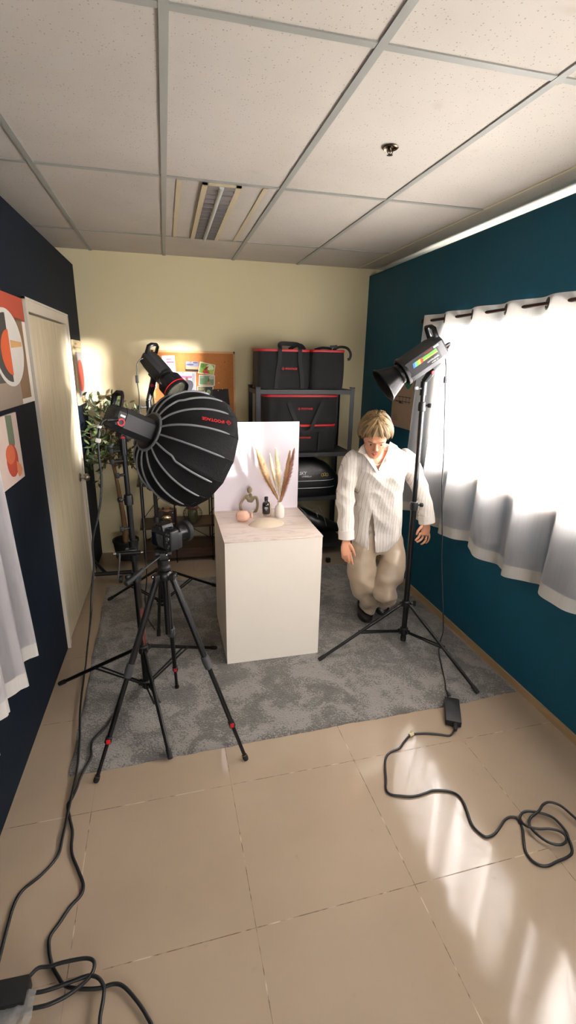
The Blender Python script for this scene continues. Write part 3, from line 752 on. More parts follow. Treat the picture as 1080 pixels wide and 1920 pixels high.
MB().lathe([(hubr-.005, -.006), (hubr+.008, -.006), (hubr+.010, 0), (hubr+.008, .006), (hubr-.005, .006)], apex+dS*hubh, dS, 40, close=True).build('hub_ring', GREYF, sb)
MB().lathe([(.045, -.012), (hubr-.002, -.010), (hubr-.002, .010), (.045, .012)], apex+dS*hubh, dS, 36, close=True).build('speed_ring', BLACK, sb)
def logo(o, x, y, size, par, m=REDP, word='IFOOTAGE', bold=.02):
    """diamond mark + word"""
    x, y = V(x).normalized(), V(y).normalized(); z = x.cross(y)
    q = MB(); c = V(o)-x*size*3.15; s = size*.62
    for k, (s0, s1) in enumerate(((s, s*.78), (s*.5, s*.28))):
        for i in range(4):
            a0, a1 = PI/2*i, PI/2*(i+1)
            if k == 0 or i != 1:
                q.add([c+x*s0*math.cos(a0)+y*s0*math.sin(a0)+z*.0008, c+x*s0*math.cos(a1)+y*s0*math.sin(a1)+z*.0008, c+x*s1*math.cos(a1)+y*s1*math.sin(a1)+z*.0008, c+x*s1*math.cos(a0)+y*s1*math.sin(a0)+z*.0008], [(0, 1, 2, 3)])
    q.build('logo_mark', m, par, smooth=False)
    return text('logo_lettering', word, V(o)+x*size*.2, x, y, size*1.0, m, par, bold=bold, ext=.0008)
def softbox_hit(px, py):
    """nearest point of the shell along a view ray"""
    dd = ray(px, py).normalized(); best = None
    from mathutils.bvhtree import BVHTree
    bt = BVHTree.FromPolygons([wm(shell) @ v.co for v in shell.data.vertices], [tuple(p.vertices) for p in shell.data.polygons])
    return bt.ray_cast(EYE, dd)
bpy.context.view_layer.update()
h0, n0, _, _ = softbox_hit(401, 789); h1, _, _, _ = softbox_hit(378, 786); 
if h0 and h1:
    if n0.dot(EYE-h0) < 0: n0 = -n0
    xx = (h1-h0); xx = (xx-n0*xx.dot(n0)).normalized(); yy = n0.cross(xx)
    logo(h0+n0*.006, xx, yy, .0245, sb)

# ---- back light on its stand (fresnel)
fS, fat, fax = stand((-.112, 3.45, .04), (-.118, 3.45, 1.56), [aZ(206, 1128), aZ(403, 1102), aZ(298, 1195)], .33, .08,
    'black stand behind the softbox carrying the lensed lamp by the cork board', joints=(.46, .80), knobdir=V((.9, -.4, 0)))
dF = V((.565, -.60, -.65)).normalized()
frF = aY(311, 709, 3.42)
lt, rear, d, sd, u = cob_light(frF, dF, .215, .064, 'lensed_lamp', 'black studio lamp with zoom lens and red stripe, in front of the cork board')
yoke(lt, rear, d, sd, u, None, .12, .064, fat(1.56))
MB().lathe([(.050, 0), (.060, .002), (.064, .012), (.066, .026), (.076, .034), (.080, .042), (.082, .100), (.086, .103), (.086, .138), (.080, .140), (.078, .128), (.05, .110), (0, .106)], frF-d*.004, d, 40).build('zoom_lens_barrel', BLACK, lt)
q = MB()
for i in range(48):
    a = 2*PI*i/48; x_, y_, _ = frame(d); rd = x_*math.cos(a)+y_*math.sin(a); c = frF+d*.070+rd*.081
    q.box(c, (.005, .004, .060), Matrix((rd.cross(d), rd, d)).transposed())
q.build('zoom_grip', BLACKP, lt, smooth=False)
MB().lathe([(.0835, 0), (.0874, 0), (.0874, .004), (.0835, .004)], frF+d*.108, d, 40, close=True).build('red_stripe', RED, lt)
LENSG = mat('lens_glass', '3a3930', .08, 0, .1, coat=.8)
MB().lathe([(.078, .0), (.062, .014), (.036, .024), (0, .028)], frF+d*.108, d, 36).build('front_glass', LENSG, lt)
MB().lathe([(.0, 0), (.008, 0), (.009, .006), (.007, .02), (.004, .03), (0, .03)], rear+u*.02-d*.004, -d, 12).build('power_plug', BLACKP, lt)
text('lamp_marking', 'SL1', frF+d*.05+(-sd if sd.dot(EYE-frF) < 0 else sd)*.0825, d, u, .012, WHITEINK, lt)

# ---- right lamp with metal reflector
rS, rat, rax = stand((1.513, 2.65, .04), (1.476, 2.65, 1.735), [aZ(600, 1241), aZ(893, 1302), V((1.71, 2.98, 0))], .30, .092,
    'black stand beside the window wall with feet on the grey rug', joints=(.565, .93), r=(.0185, .015, .013), knobdir=V((.95, -.3, 0)))
MB().lathe([(0, 0), (.0195, 0), (.0195, .03), (.018, .034), (0, .034)], rat(.012), rax, 20).build('column_foot', RUBBER, rS)
dR = V((-.70, .10, -.50)).normalized()
frR = aY(753, 699, 2.62)
SHELLR = mat('charcoal_lamp_body', '171719', .45, .1, .05)
lt, rear, d, sd, u = cob_light(frR, dR, .265, .083, 'reflector_lamp', 'black lamp with a coloured stripe panel and bowl reflector, beside the curtain', cc=SHELLR)
yoke(lt, rear, d, sd, u, None, .085, .083, rat(1.735))
side = sd if sd.dot(EYE-rear) > 0 else -sd
fc = side*.0800
# printed panel on the camera side
def strip(p0, p1, v0, v1, m, nm='printed_stripe', sk=0.):
    q = MB(); q.add([rear+d*p0+u*v0+fc, rear+d*p1+u*(v0)+fc, rear+d*(p1+sk)+u*v1+fc, rear+d*(p0+sk)+u*v1+fc], [(0, 1, 2, 3)]); return q.build(nm, m, lt, smooth=False)
strip(.060, .150, .004, .020, mat('print_green', '5d9e3a', .5)); strip(.060, .153, -.001, .004, mat('print_yellow', 'd8c63c', .5))
for k, cc in enumerate(('d23a30', 'dfae33', '7fb53c', '58b8a8', '3f78c8')): strip(.157+.012*k, .170+.012*k, -.003, .022, mat('print_'+cc, cc, .5), sk=-.008)
strip(.040, .070, .026, .036, WHITEINK, 'white_label')
text('lamp_marking', 'IFOOTAGE', rear+d*.105+u*.030+fc*1.01, d, u, .010, REDP, lt)
text('lamp_marking', 'ANGLERFISH', rear+d*.10-u*.020+fc*1.01, d, u, .013, WHITEINK, lt)
text('lamp_marking', 'SL1 220DN', rear+d*.095-u*.034+fc*1.01, d, u, .009, WHITEINK, lt)
MB().lathe([(.040, 0), (.056, 0), (.058, .012), (.056, .022), (.062, .028), (.096, .118), (.101, .120), (.104, .125), (.101, .130), (.094, .126), (.058, .034), (.040, .026)], frR-d*.002, d, 48, close=True).build('bowl_reflector', mat('satin_black_reflector', '161616', .28, .7, .05), lt)
pS = rear+d*.006-u*.008+side*.035
MB().box(pS-d*.004, (.034, .012, .030), Matrix((sd, d, u)).transposed(), .004).build('red_power_socket', mat('red_lit_socket', 'ff3a2c', .5, emis='ff2818', es=.8), lt)
plg = aY(832, 664, (rear-d*.0).y)
MB().tube([pS-d*.008, pS-d*.03+V((.01, 0, 0)), plg], [.008, .009, .005], 10).build('power_plug', BLACKP, lt)

# ---- camera tripod + camera
cfeet = [aZ(182, 1465), aZ(460, 1424), aZ(332, 1292)]
hub = aY(309, 1078, 2.06); tr = thing('camera_tripod', V((hub.x, hub.y, 0)), 'black camera tripod with red leg locks in front of the softbox stand', 'tripod'); bpy.context.view_layer.update()
MB().lathe([(0, -.02), (.030, -.018), (.036, -.006), (.036, .012), (.028, .022), (0, .024)], hub, n=28).build('shoulder', BLACK, tr)
MB().cyl(hub+V((0, 0, -.30)), hub+V((0, 0, .03)), .0135, n=18).build('centre_column', BLACK, tr)
for i, f in enumerate(cfeet):
    dd = V((f.x-hub.x, f.y-hub.y, 0)).normalized(); s_ = V((-dd.y, dd.x, 0)); a = hub+dd*.040+V((0, 0, -.010)); e = V((f.x, f.y, .014)); L = (e-a).normalized()
    MB().box(hub+dd*.038, (.034, .034, .028), Matrix((dd, s_, V((0, 0, 1)))).transposed(), .006).build('leg_hinge', BLACKP, tr)
    MB().cyl(hub+dd*.056+V((0, 0, .006)), hub+dd*.062+V((0, 0, .007)), .0065, n=14).build('hinge_bolt', CHROME, tr)
    p1, p2 = lerp(a, e, .45), lerp(a, e, .80)
    lg = MB().cyl(a, p1, .0145, n=18).cyl(p1, p2, .0115, n=16).cyl(p2, e, .0088, n=14).build('leg', BLACK, tr)
    MB().lathe([(.012, -.035), (.019, -.030), (.020, .0), (.018, .030), (.014, .034)], p1, L, 18).build('twist_lock', mat('grey_rubber_grip', '3a3a3c', .7), lg)
    q = MB().lathe([(.010, -.018), (.0155, -.014), (.0155, .014), (.009, .018)], p2, L, 16); q.build('leg_collar', BLACKP, lg)
    MB().box(p2+V((0, -.013, 0)), (.018, .010, .022), None, .003).build('red_lever', RED, lg)
    MB().lathe([(0, -.016), (.011, -.014), (.0135, -.004), (.0125, .012), (.009, .018)], e, -L, 16).build('rubber_foot', RUBBER, lg)
    MB().lathe([(.0135, 0), (.0142, 0), (.0142, .002), (.0135, .002)], e-L*.014, -L, 16, close=True).build('foot_ring', mat('brass_ring', 'a08a50', .3, 1.), lg)
hd = hub+V((0, 0, .03))
q = MB().lathe([(0, 0), (.027, 0), (.028, .012), (.022, .02), (.024, .03), (.024, .048), (0, .05)], hd, n=24)
q.box(hd+V((0, 0, .066)), (.040, .045, .034), None, .008).build('pan_head', BLACKP, tr)
q = MB().cyl(hd+V((-.035, 0, .075)), hd+V((.035, 0, .075)), .016, n=18)
for dx, dz in ((-.030, .062), (.022, .05), (.012, .078)): q.ball(hd+V((dx, -.028, dz)), .0045, 10, mi=1)
q.build('tilt_drum', [BLACKP, CHROME], tr)
g0, g1 = hd+V((-.015, -.02, .070)), aY(236, 1095, 1.88)
h_ = MB().cyl(g0, lerp(g0, g1, .55), .0048, n=12).build('pan_handle', STEEL, tr)
MB().cyl(lerp(g0, g1, .52), g1, .011, .012, n=14).build('handle_grip', RUBBER, h_)
top = hd+V((0, 0, .092)); MB().box(top+V((0, 0, .004)), (.055, .06, .012), Matrix.Rotation(R(-35), 3, 'Z'), .002).build('quick_release_plate', BLACK, tr)
# camera body (facing away to the right)
# X = camera-right seen from behind, Y = optical axis
Rz = Matrix.Rotation(R(-50), 3, 'Z'); CB = top+V((.012, .0, .058))
cmr = thing('mirrorless_camera', top+V((0, 0, .01)), 'black camera on the tripod with its lens turned towards the plinth', 'camera'); bpy.context.view_layer.update()
L3 = lambda x, y, z: CB + Rz @ V((x, y, z))
MB().box(CB, (.132, .050, .092), Rz, .009, seg=3).box(L3(.052, .024, -.006), (.030, .034, .078), Rz, .010).build('camera_body', BLACKP, cmr)
q = MB(); q.rings([[L3(x*s, y, z) for x, z in ((-.030, .040), (.030, .040), (.022, .066), (-.022, .066))] for y, s in ((-.030, .9), (.012, 1.), (.030, .75))]); q.build('viewfinder_hump', BLACKP, cmr, angle=30)
MB().box(L3(-.016, -.027, -.006), (.076, .008, .058), Rz, .003).build('rear_screen', mat('screen_glass', '0c0f16', .12, coat=.5), cmr)
MB().box(L3(0, -.034, .052), (.026, .012, .016), Rz, .004).build('eyecup', RUBBER, cmr)
q = MB()
for x, z in ((.040, .030), (.052, .030), (.040, -.008), (.052, -.022), (.046, -.032), (-.058, -.034), (-.058, .020)): q.lathe([(0, 0), (.0042, 0), (.004, .003), (0, .0035)], L3(x, -.025, z), Rz @ V((0, -1, 0)), 12)
q.lathe([(.006, 0), (.010, 0), (.0095, .004), (.006, .004)], L3(.046, -.025, .010), Rz @ V((0, -1, 0)), 16, close=True); q.build('buttons', mat('grey_button_metal', '77777a', .3, .8), cmr)
for x, h in ((.042, .010), (.058, .007), (-.048, .009)): MB().lathe([(0, 0), (.011, 0), (.011, h), (.009, h+.001), (0, h+.001)], L3(x, .0, .046), n=18).build('top_dial', STEEL, cmr)
ax_ = Rz @ V((0, 1, 0))
MB().lathe([(.0, 0), (.034, 0), (.034, .010), (.032, .012), (.032, .040), (.035, .042), (.035, .070), (.037, .074), (.038, .082), (.034, .084), (.031, .078), (0, .074)], L3(-.006, .025, -.002), ax_, 36).build('lens_barrel', BLACK, cmr)
MB().lathe([(.038, 0), (.049, .006), (.052, .024), (.050, .026), (.045, .014), (.036, .010)], L3(-.006, .104, -.002), ax_, 36, close=True).build('lens_hood', RUBBER, cmr)
MB().lathe([(.0325, 0), (.0335, .0), (.0335, .004), (.0325, .004)], L3(-.006, .047, -.002), ax_, 36, close=True).build('silver_ring', CHROME, cmr)
MB().lathe([(.030, 0), (.020, .006), (0, .009)], L3(-.006, .099, -.002), ax_, 24).build('front_element', LENSG, cmr)

# ================================================================ CABLES
def cable(name, pts, r, label, group=None, extra=(), sub=8, m=CABLE):
    t_ = thing(name, (pts[0][0], pts[0][1], 0), label, 'cable', group); bpy.context.view_layer.update()
    MB().tube(pts, r, 10, sub=sub).build('cord', m, t_)
    for nm, p, dd, ln, rr, mm in extra: MB().tube([V(p)-V(dd).normalized()*ln/2, V(p)+V(dd).normalized()*ln/2], rr, 10, smooth=False).build(nm, mm, t_)
    return t_
def fz(*pp, z=.006): return [aZ(x, y, z) for x, y in pp]
# grey lead hanging from the softbox lamp to the left
hang = [aY(210, 789, 2.40), aY(198, 787, 2.38), aY(190, 793, 2.36), aY(186, 806, 2.35), aY(184, 824, 2.34), aY(186, 860, 2.33), aY(190, 895, 2.33), aY(189, 935, 2.32), aY(183, 972, 2.31), aY(174, 1015, 2.30), aY(176, 1060, 2.30), aY(172, 1110, 2.28), aY(170, 1160, 2.26)]
flr = fz((158, 1270), (151, 1330), (150, 1390), (146, 1440), (138, 1480), (129, 1520), (118, 1570), (108, 1605), (78, 1640), (44, 1668), (27, 1695), (15, 1735), (2, 1785), (-12, 1840))
flr = [p+V((0, 0, .016*max(0, 1-abs(i-2)/5))) for i, p in enumerate(flr)]
mid = [aZ(166, 1195, .22), aZ(163, 1222, .10), aZ(161, 1246, .035), flr[0]]
cb = cable('power_cable', hang+mid+flr[1:], .0052, 'long grey lead hanging from the softbox lamp down the door side to the floor')
q = MB(); q.lathe([(.008, -.006), (.011, -.005), (.011, .005), (.008, .006)], aY(186, 792+8, 2.355), (.3, 0, 1), 14); q.build('white_tie', WHITEP, cb)
MB().box(aY(184, 826, 2.34), (.024, .016, .020), Matrix.Rotation(.3, 3, 'Y'), .005).build('white_cord_clip', WHITEP, cb)
MB().tube([aY(222, 786, 2.41), aY(212, 787, 2.405), aY(200, 788, 2.38)], [.010, .009, .006], 10).build('plug_boot', BLACKP, cb)
# second lead on rug and floor, coils by the lower left adapter
p2 = [rear_ for rear_ in fz((228, 1302), (221, 1330), (206, 1352), (196, 1366), (176, 1386), z=.022)]+fz((171, 1400), (171, 1420), z=.020)+fz((160, 1440), (150, 1460), z=.016)+fz((143, 1480), (133, 1500), (127, 1510), (131, 1535), (136, 1560), (134, 1585), (136, 1605), (146, 1630), (156, 1658), (152, 1678), (132, 1700), (112, 1730), (94, 1756), (92, 1780), (97, 1808))
p2b = fz((108, 1830), (122, 1848), (150, 1854), (185, 1853), (213, 1845), (232, 1850), (256, 1876), (275, 1905), (286, 1935), (270, 1990), (200, 2040), (90, 2060), z=.012)
cable('power_cable', p2+p2b, .0056, 'black cable running off the rug and trailing past the bottom left adapter')
adp = aZ(12, 1868, .0)
lp1 = fz((56, 1830), (72, 1815), (92, 1812), z=.028)+fz((120, 1804), (160, 1797), (176, 1803), (174, 1822), (160, 1840), (130, 1864), (95, 1882), (70, 1889), (45, 1893), (20, 1897), (-10, 1903), z=.030)
cable('power_cable', lp1, .0056, 'black cable looping once from the top of the bottom left adapter and back', 'adapter cables')
lp2 = fz((50, 1862), (75, 1860), (100, 1853), (130, 1842), (165, 1830), (183, 1833), (194, 1848), (194, 1870), (188, 1905), (184, 1940), (160, 1990), (100, 2020), z=.030)
cable('power_cable', lp2, .0056, 'black cable from the bottom left adapter curving out of the bottom edge', 'adapter cables')
ad = thing('power_adapter', aZ(10, 1858, 0), 'dark power brick cut by the bottom left corner of the picture', 'power adapter'); bpy.context.view_layer.update()
c0, c1, c2_ = aZ(55, 1832, .055), aZ(46, 1870, .055), aZ(-40, 1852, .055)
ux = (c0-c2_).normalized(); uy = V((-ux.y, ux.x, 0)).normalized(); wd = abs((c0-c1).dot(uy))
MB().box(c0-ux*.10-uy*wd/2+V((0, 0, -.0275)), (.20, wd+.02, .055), Matrix((ux, uy, V((0, 0, 1)))).transposed(), .004).build('case', BLACKP, ad)
MB().box(c0-ux*.10-uy*(wd/2+.055)+V((0, 0, -.035)), (.11, .05, .035), Matrix((ux, uy, V((0, 0, 1)))).transposed(), .008).build('plug_block', RUBBER, ad)
pb = MB(); pc = aZ(28, 1898, .03)
gx = 9
for j in range(gx):
    for i in range(gx):
        pass
vs = []
for j in range(10):
    for i in range(12):
        p = pc+V(((i-6)*.010, (j-5)*.010, .012*noise.noise(V((i*.5, j*.5, 2)))+.010)); vs.append(p)
pb.add(vs, [(j*12+i, j*12+i+1, (j+1)*12+i+1, (j+1)*12+i) for j in range(9) for i in range(11)])
BAGM = sheer_mat('clear_film', .6, 'c8c8c8', .3); pb.build('clear_plastic_bag', BAGM, ad)

# cable of the right lamp: head -> inline box -> floor adapter
hg = [plg, aY(834, 668, 2.60), aY(836, 682, 2.58), aY(836, 706, 2.57), aY(835, 716, 2.57), aY(834, 760, 2.55), aY(833, 800, 2.53), aY(832, 850, 2.52), aY(829, 905, 2.52), aY(829, 960, 2.50), aY(829, 1010, 2.48), aY(828, 1060, 2.46), aY(830, 1120, 2.42), aY(831, 1180, 2.38)]
tail = [aZ(826, 1200, .12), aZ(823, 1222, .03)]+fz((828, 1250), (834, 1275), (836, 1292), z=.018)+fz((842, 1300), (845, 1303), (841, 1304), (838, 1299), z=.020)+fz((840, 1306), z=.028)
cb = cable('power_cable', hg+tail, .0036, 'thin black lead hanging from the window lamp to the adapter on the rug')
MB().box(aY(835, 712, 2.57), (.017, .015, .040), None, .003).build('inline_box', BLACKP, cb)
A0, A1, A2, A3 = aZ(832, 1308, .035), aZ(862, 1310, .035), aZ(838, 1355, .035), aZ(864, 1352, .035)
ctr = (A0+A1+A2+A3)/4; uy = ((A0+A1)-(A2+A3)).normalized(); ux = V((uy.y, -uy.x, 0)).normalized()
ln = ((A0+A1)/2-(A2+A3)/2).length; wd = .080
ad = thing('power_adapter', V((ctr.x, ctr.y, .0)), 'black power brick lying across the front edge of the rug', 'power adapter'); bpy.context.view_layer.update()
MB().box(V((ctr.x, ctr.y, .0225)), (wd, ln, .033), Matrix((ux, uy, V((0, 0, 1)))).transposed(), .0035).build('case', BLACKP, ad)
pe = V((ctr.x, ctr.y, .020))-uy*(ln/2)
MB().tube([pe+uy*.01+ux*.01, pe-uy*.02+ux*.01, pe-uy*.045+ux*.008], [.013, .011, .006], 10, smooth=False).build('inlet_plug', RUBBER, ad)
e0 = pe-uy*.043+ux*.008
fl_ = [e0]+fz((853, 1366), (850, 1372), (843, 1379), (825, 1377), (800, 1375), (775, 1376), (768, 1379), (757, 1392), (749, 1403), (733, 1410), (724, 1420), (722, 1435), (724, 1462), (724, 1480), (732, 1489), (750, 1492), (775, 1493), (798, 1487), (812, 1482), (838, 1483), (856, 1489), (868, 1502), (876, 1522), (882, 1540), (890, 1553), (903, 1565), (914, 1569), (928, 1563), (938, 1550), (946, 1538), (956, 1532), (967, 1533), (975, 1541), (980, 1556), (982, 1575), (985, 1595), (996, 1612), (1012, 1622), (1028, 1623), (1045, 1615), (1062, 1608), (1072, 1600), (1072, 1588), (1066, 1572), (1062, 1560), z=.0065)
fl_ += fz((1050, 1545), (1035, 1532), (1012, 1524), (992, 1521), (980, 1524), (975, 1532), (978, 1541), z=.015) + fz((990, 1550), (1010, 1554), (1030, 1554), (1048, 1558), (1060, 1567), (1061, 1578), (1050, 1584), (1030, 1580), (1010, 1567), (996, 1553), (992, 1543), (996, 1532), z=.022) + fz((1010, 1521), (1018, 1509), (1030, 1504), (1050, 1510), (1070, 1526), (1095, 1550), (1120, 1580), z=.027)
cable('power_cable', fl_, .0052, 'black cable from the rug edge adapter ending in a tangled coil on the tiles', sub=5)
tt = MB(); tc_ = aZ(771, 1377, .012); tt.tube([tc_+V((-.012, -.004, 0)), tc_+V((.012, .004, 0))], .009, 10, smooth=False); tt.prism([(-.01, 0), (.008, .004), (.012, .022), (-.002, .018)], tc_+V((0, 0, .004)), (1, 0, 0), (0, .5, .8), .001)
one(tt, 'tape_scrap', mat('cream_tape', 'b9ad86', .5), 'small cream tape scrap wrapped round the cable on the tiles', 'tape')
# thin lead down the back stand from the lensed lamp
b_ = [rear_ for rear_ in (aY(268, 672, 3.40), aY(262, 675, 3.39), aY(257, 684, 3.38), aY(257, 705, 3.38), aY(258, 720, 3.38), aY(261, 745, 3.38), aY(262, 790, 3.36), aY(262, 850, 3.3), aY(264, 905, 3.25), aY(268, 960, 3.2), aY(272, 1020, 3.1), aY(275, 1080, 3.0))]
cb = cable('power_cable', b_+[aZ(272, 1125, .05), aZ(278, 1160, .02), aZ(290, 1180, .02)], .0036, 'thin black lead dropping from the lensed lamp behind the softbox')
MB().box(aY(257, 711, 3.38), (.020, .018, .048), None, .003).build('inline_box', BLACKP, cb)
# ================================================================ PLINTH AND PRODUCTS
PZ = .838
px0, px1, py0, py1 = .285, .884, 2.63, 3.27
PAINTW = mat('offwhite_board', 'e8dfd2', .7, 0, .04, 3, .1, 60)
MARB = bpy.data.materials.new('marble_board'); MARB.use_nodes = True; t = NT(MARB); b = t.n['Principled BSDF']; b.inputs['Roughness'].default_value = .4
tc = t.new('ShaderNodeTexCoord'); mp = t.new('ShaderNodeMapping'); mp.inputs['Scale'].default_value = (1.2, 5, 1); mp.inputs['Rotation'].default_value = (0, 0, .35); t.link(tc.outputs['Object'], mp.inputs[0])
nz = t.new('ShaderNodeTexNoise'); nz.inputs['Scale'].default_value = 3; nz.inputs['Detail'].default_value = 8; nz.inputs['Distortion'].default_value = 1.4; t.link(mp.outputs[0], nz.inputs[0])
r_ = ramp(t, [(.35, hexc('d9cbc0')), (.5, hexc('d4c6ba')), (.54, hexc('c4b3a5')), (.60, hexc('dacdc3'))], nz.outputs['Fac']); t.link(r_.outputs[0], b.inputs['Base Color'])
pl = thing('display_plinth', (.585, 2.95, 0), 'off-white box plinth with a marble board top in the middle of the rug', 'plinth'); bpy.context.view_layer.update()
q = MB()
hexa(q, W3, px0, px1, py0, py0+.016, .012, PZ-.008); hexa(q, W3, px0, px1, py1-.016, py1, .012, PZ-.008)
hexa(q, W3, px0, px0+.016, py0+.016, py1-.016, .012, PZ-.008); hexa(q, W3, px1-.016, px1, py0+.016, py1-.016, .012, PZ-.008)
q.build('box_panels', PAINTW, pl, smooth=False)
MB().box(((px0+px1)/2, (py0+py1)/2, PZ-.004), (px1-px0+.006, py1-py0+.006, .009), None, .0015).build('marble_top', MARB, pl)
q = MB(); o_ = aZ(603, 1003, PZ); q.prism([(0, 0), (-.018, -.003), (-.012, .012), (-.004, .016)], (px1, py0+.01, PZ+.0005), (1, 0, 0), (0, 1, 0), .001); q.build('chipped_corner', WHITEINK, pl)

bdm = mat('pale_pink_board', 'eee6ee', .55, 0, .02)
bt = MB(); bt.box((.585, 3.245, PZ+.309+.0005), (.60, .010, .618), Matrix.Rotation(R(0), 3, 'X'), .001)
one(bt, 'backdrop_board', bdm, 'tall pale board standing upright at the rear of the plinth', 'backdrop board')

# pampas vase
CER = mat('white_ceramic', 'e6ddd4', .55, 0, .03, 30, .1, 200)
def onZ(px, py, z=PZ): return aZ(px, py, z)
vb = onZ(524, 969)
vs_ = thing('bud_vase', vb, 'small white ceramic bud vase holding dried pampas on the plinth', 'vase'); bpy.context.view_layer.update()
MB().lathe([(0.0000, 0.0000), (0.0288, 0.0000), (0.0336, 0.0072), (0.0336, 0.0540), (0.0288, 0.0744), (0.0156, 0.0864), (0.0144, 0.1032), (0.0180, 0.1080), (0.0132, 0.1080), (0.0120, 0.0888), (0.0240, 0.0720), (0.0264, 0.0120), (0.0000, 0.0096)], vb, n=40).build('vase_body', CER, vs_)
# pampas
PAMP = [mat('pampas_cream', 'ecdcb8', .9, 0, .12, 30), mat('pampas_tan', 'cfa67c', .9, 0, .15, 30), mat('pampas_rose', 'bf8b78', .9, 0, .15, 30)]
STEM = mat('dry_stem', 'c0a872', .8)
def plume(tip_px, base_px, rad, mi, label, dY=0., bend=0., start=.42):
    o = vb+V((0, 0, .095)); tip = aY(tip_px[0], tip_px[1], vb.y+dY)
    t_ = thing('pampas_stem', o, label, 'pampas grass', 'pampas stems'); bpy.context.view_layer.update()
    ctl = [vb+V((.002*random.uniform(-1, 1), 0, .02)), o+V((random.uniform(-.006, .006), random.uniform(-.004, .004), 0)), lerp(o, tip, .5)+V((bend, 0, .0)), tip]
    pts, rr = catmull(ctl, [1]*4, 14)
    MB().tube(pts, .0011, 6, smooth=False).build('stem', STEM, t_)
    rnd = random.Random(hash(tip_px) % 1000)
    q = MB(); n = len(pts); i0 = int(n*start)
    for k in range(2600):
        s = rnd.random()**.9; f = i0+(n-1-i0)*s; i = min(int(f), n-2); p = lerp(pts[i], pts[i+1], f-i); d = (pts[i+1]-pts[i]).normalized()
        x, y, _ = frame(d); a = rnd.uniform(0, 2*PI); w = 1.05*rad*(math.sin(PI*min(1, s*.93+.05))**.65)*(.5+.6*rnd.random()); L = .020+.016*rnd.random()
        out = x*math.cos(a)+y*math.sin(a); p1 = p+out*w*.6+d*L*.35; p2_ = p+out*w+d*L*.8+V((0, 0, -.007*rnd.random())); sdv = d.cross(out)*.0012
        q.add([p-sdv, p+sdv, p1+sdv*.9, p1-sdv*.9, p2_], [(0, 1, 2, 3), (3, 2, 4)])
    q.build('plume', PAMP[mi], t_, smooth=False)
plume((484, 847), None, 0.036, 0, 'cream pampas stem second from the left in the bud vase', .0, -.012, .50)
plume((481, 843), None, 0.025, 1, 'brown tipped pampas stem leaning furthest left from the bud vase', -.02, -.012, .38)
plume((518, 845), None, 0.027, 0, 'pale upright pampas stem in the centre of the bud vase', .02, .004, .42)
plume((507, 856), None, 0.017, 0, 'thin pale pampas stem just left of the central one', .03, -.002, .55)
plume((543, 850), None, 0.025, 1, 'tan pampas stem leaning right, inner one of the right pair', .0, .006, .35)
plume((551, 845), None, 0.025, 2, 'rosy brown pampas stem leaning furthest right from the bud vase', -.01, .010, .30)
# cylinder riser
cb_ = onZ(502, 968)
q = MB(); q.lathe([(0, 0), (.0285, 0), (.0295, .002), (.0295, .088), (.028, .090), (0, .090)], cb_+V((.003, .030, 0)), n=40)
one(q, 'display_cylinder', mat('cream_block', 'd5c7b2', .7, 0, .04), 'short cream cylinder riser standing behind the dark bottle', 'display riser')
# sand heap
so_ = onZ(500, 983)
rs = []; N = 56
prof = [(1., .0), (.93, .004), (.8, .009), (.6, .015), (.4, .019), (.2, .021), (.03, .0215)]
for s, h in prof:
    rs.append([so_+V((.118*s*math.cos(a)*(1+.10*noise.noise(V((math.cos(a)*1.5, math.sin(a)*1.5, 2)))), .075*s*math.sin(a)*(1+.12*noise.noise(V((math.cos(a)*1.5, math.sin(a)*1.5, 5)))), h*1.9+.0025*noise.noise(V((s*5, a*2, 1))))) for a in [2*PI*i/N for i in range(N)]])
one(MB().rings(rs), 'sand_heap', mat('fine_sand', 'cdbda6', .95, 0, .25, 420, .6, 500), 'small heap of pale sand spread on the marble board', 'sand')['kind'] = 'stuff'
# bottle
bb = onZ(499, 969)+V((0, 0, .024))
bo = thing('serum_bottle', bb, 'small dark amber bottle with black cap standing in the sand', 'bottle'); bpy.context.view_layer.update()
MB().lathe([(0.0000, 0.0000), (0.0240, 0.0000), (0.0270, 0.0036), (0.0270, 0.0648), (0.0228, 0.0780), (0.0120, 0.0864), (0.0108, 0.0936), (0.0000, 0.0936)], bb, n=36).build('bottle_body', mat('amber_glass', '1c0f0a', .12, 0, .1, coat=.6), bo)
MB().lathe([(0.0000, 0.0000), (0.0126, 0.0000), (0.0130, 0.0024), (0.0130, 0.0240), (0.0120, 0.0264), (0.0000, 0.0264)], bb+V((0, 0, .0912)), n=28).build('cap', BLACKP, bo)
fcv = (EYE-bb); fcv.z = 0; fcv.normalize(); fr_ = V((-fcv.y, fcv.x, 0))
if fr_.dot(cr) < 0: fr_ = -fr_
q = MB(); 
for r0 in ():
    pass
lb = []
for z in (.020, .056): lb.append([bb+fcv*(.0274*math.cos(a))+fr_*(.0274*math.sin(a))+V((0, 0, z)) for a in [R(-52+104*i/12) for i in range(13)]])
q.add(lb[0]+lb[1], [(i, i+1, 13+i+1, 13+i) for i in range(12)]); q.build('label', mat('dark_label', '2a2220', .6), bo)
for zz_, ww_, hh_ in ((.050, .020, .0035), (.044, .024, .0022), (.038, .016, .0018), (.032, .010, .0012)): MB().box(bb+fcv*.0278+V((0, 0, zz_)), (ww_, .0006, hh_), Matrix((fr_, fcv, V((0, 0, 1)))).transposed()).build('label_print', WHITEINK, bo)
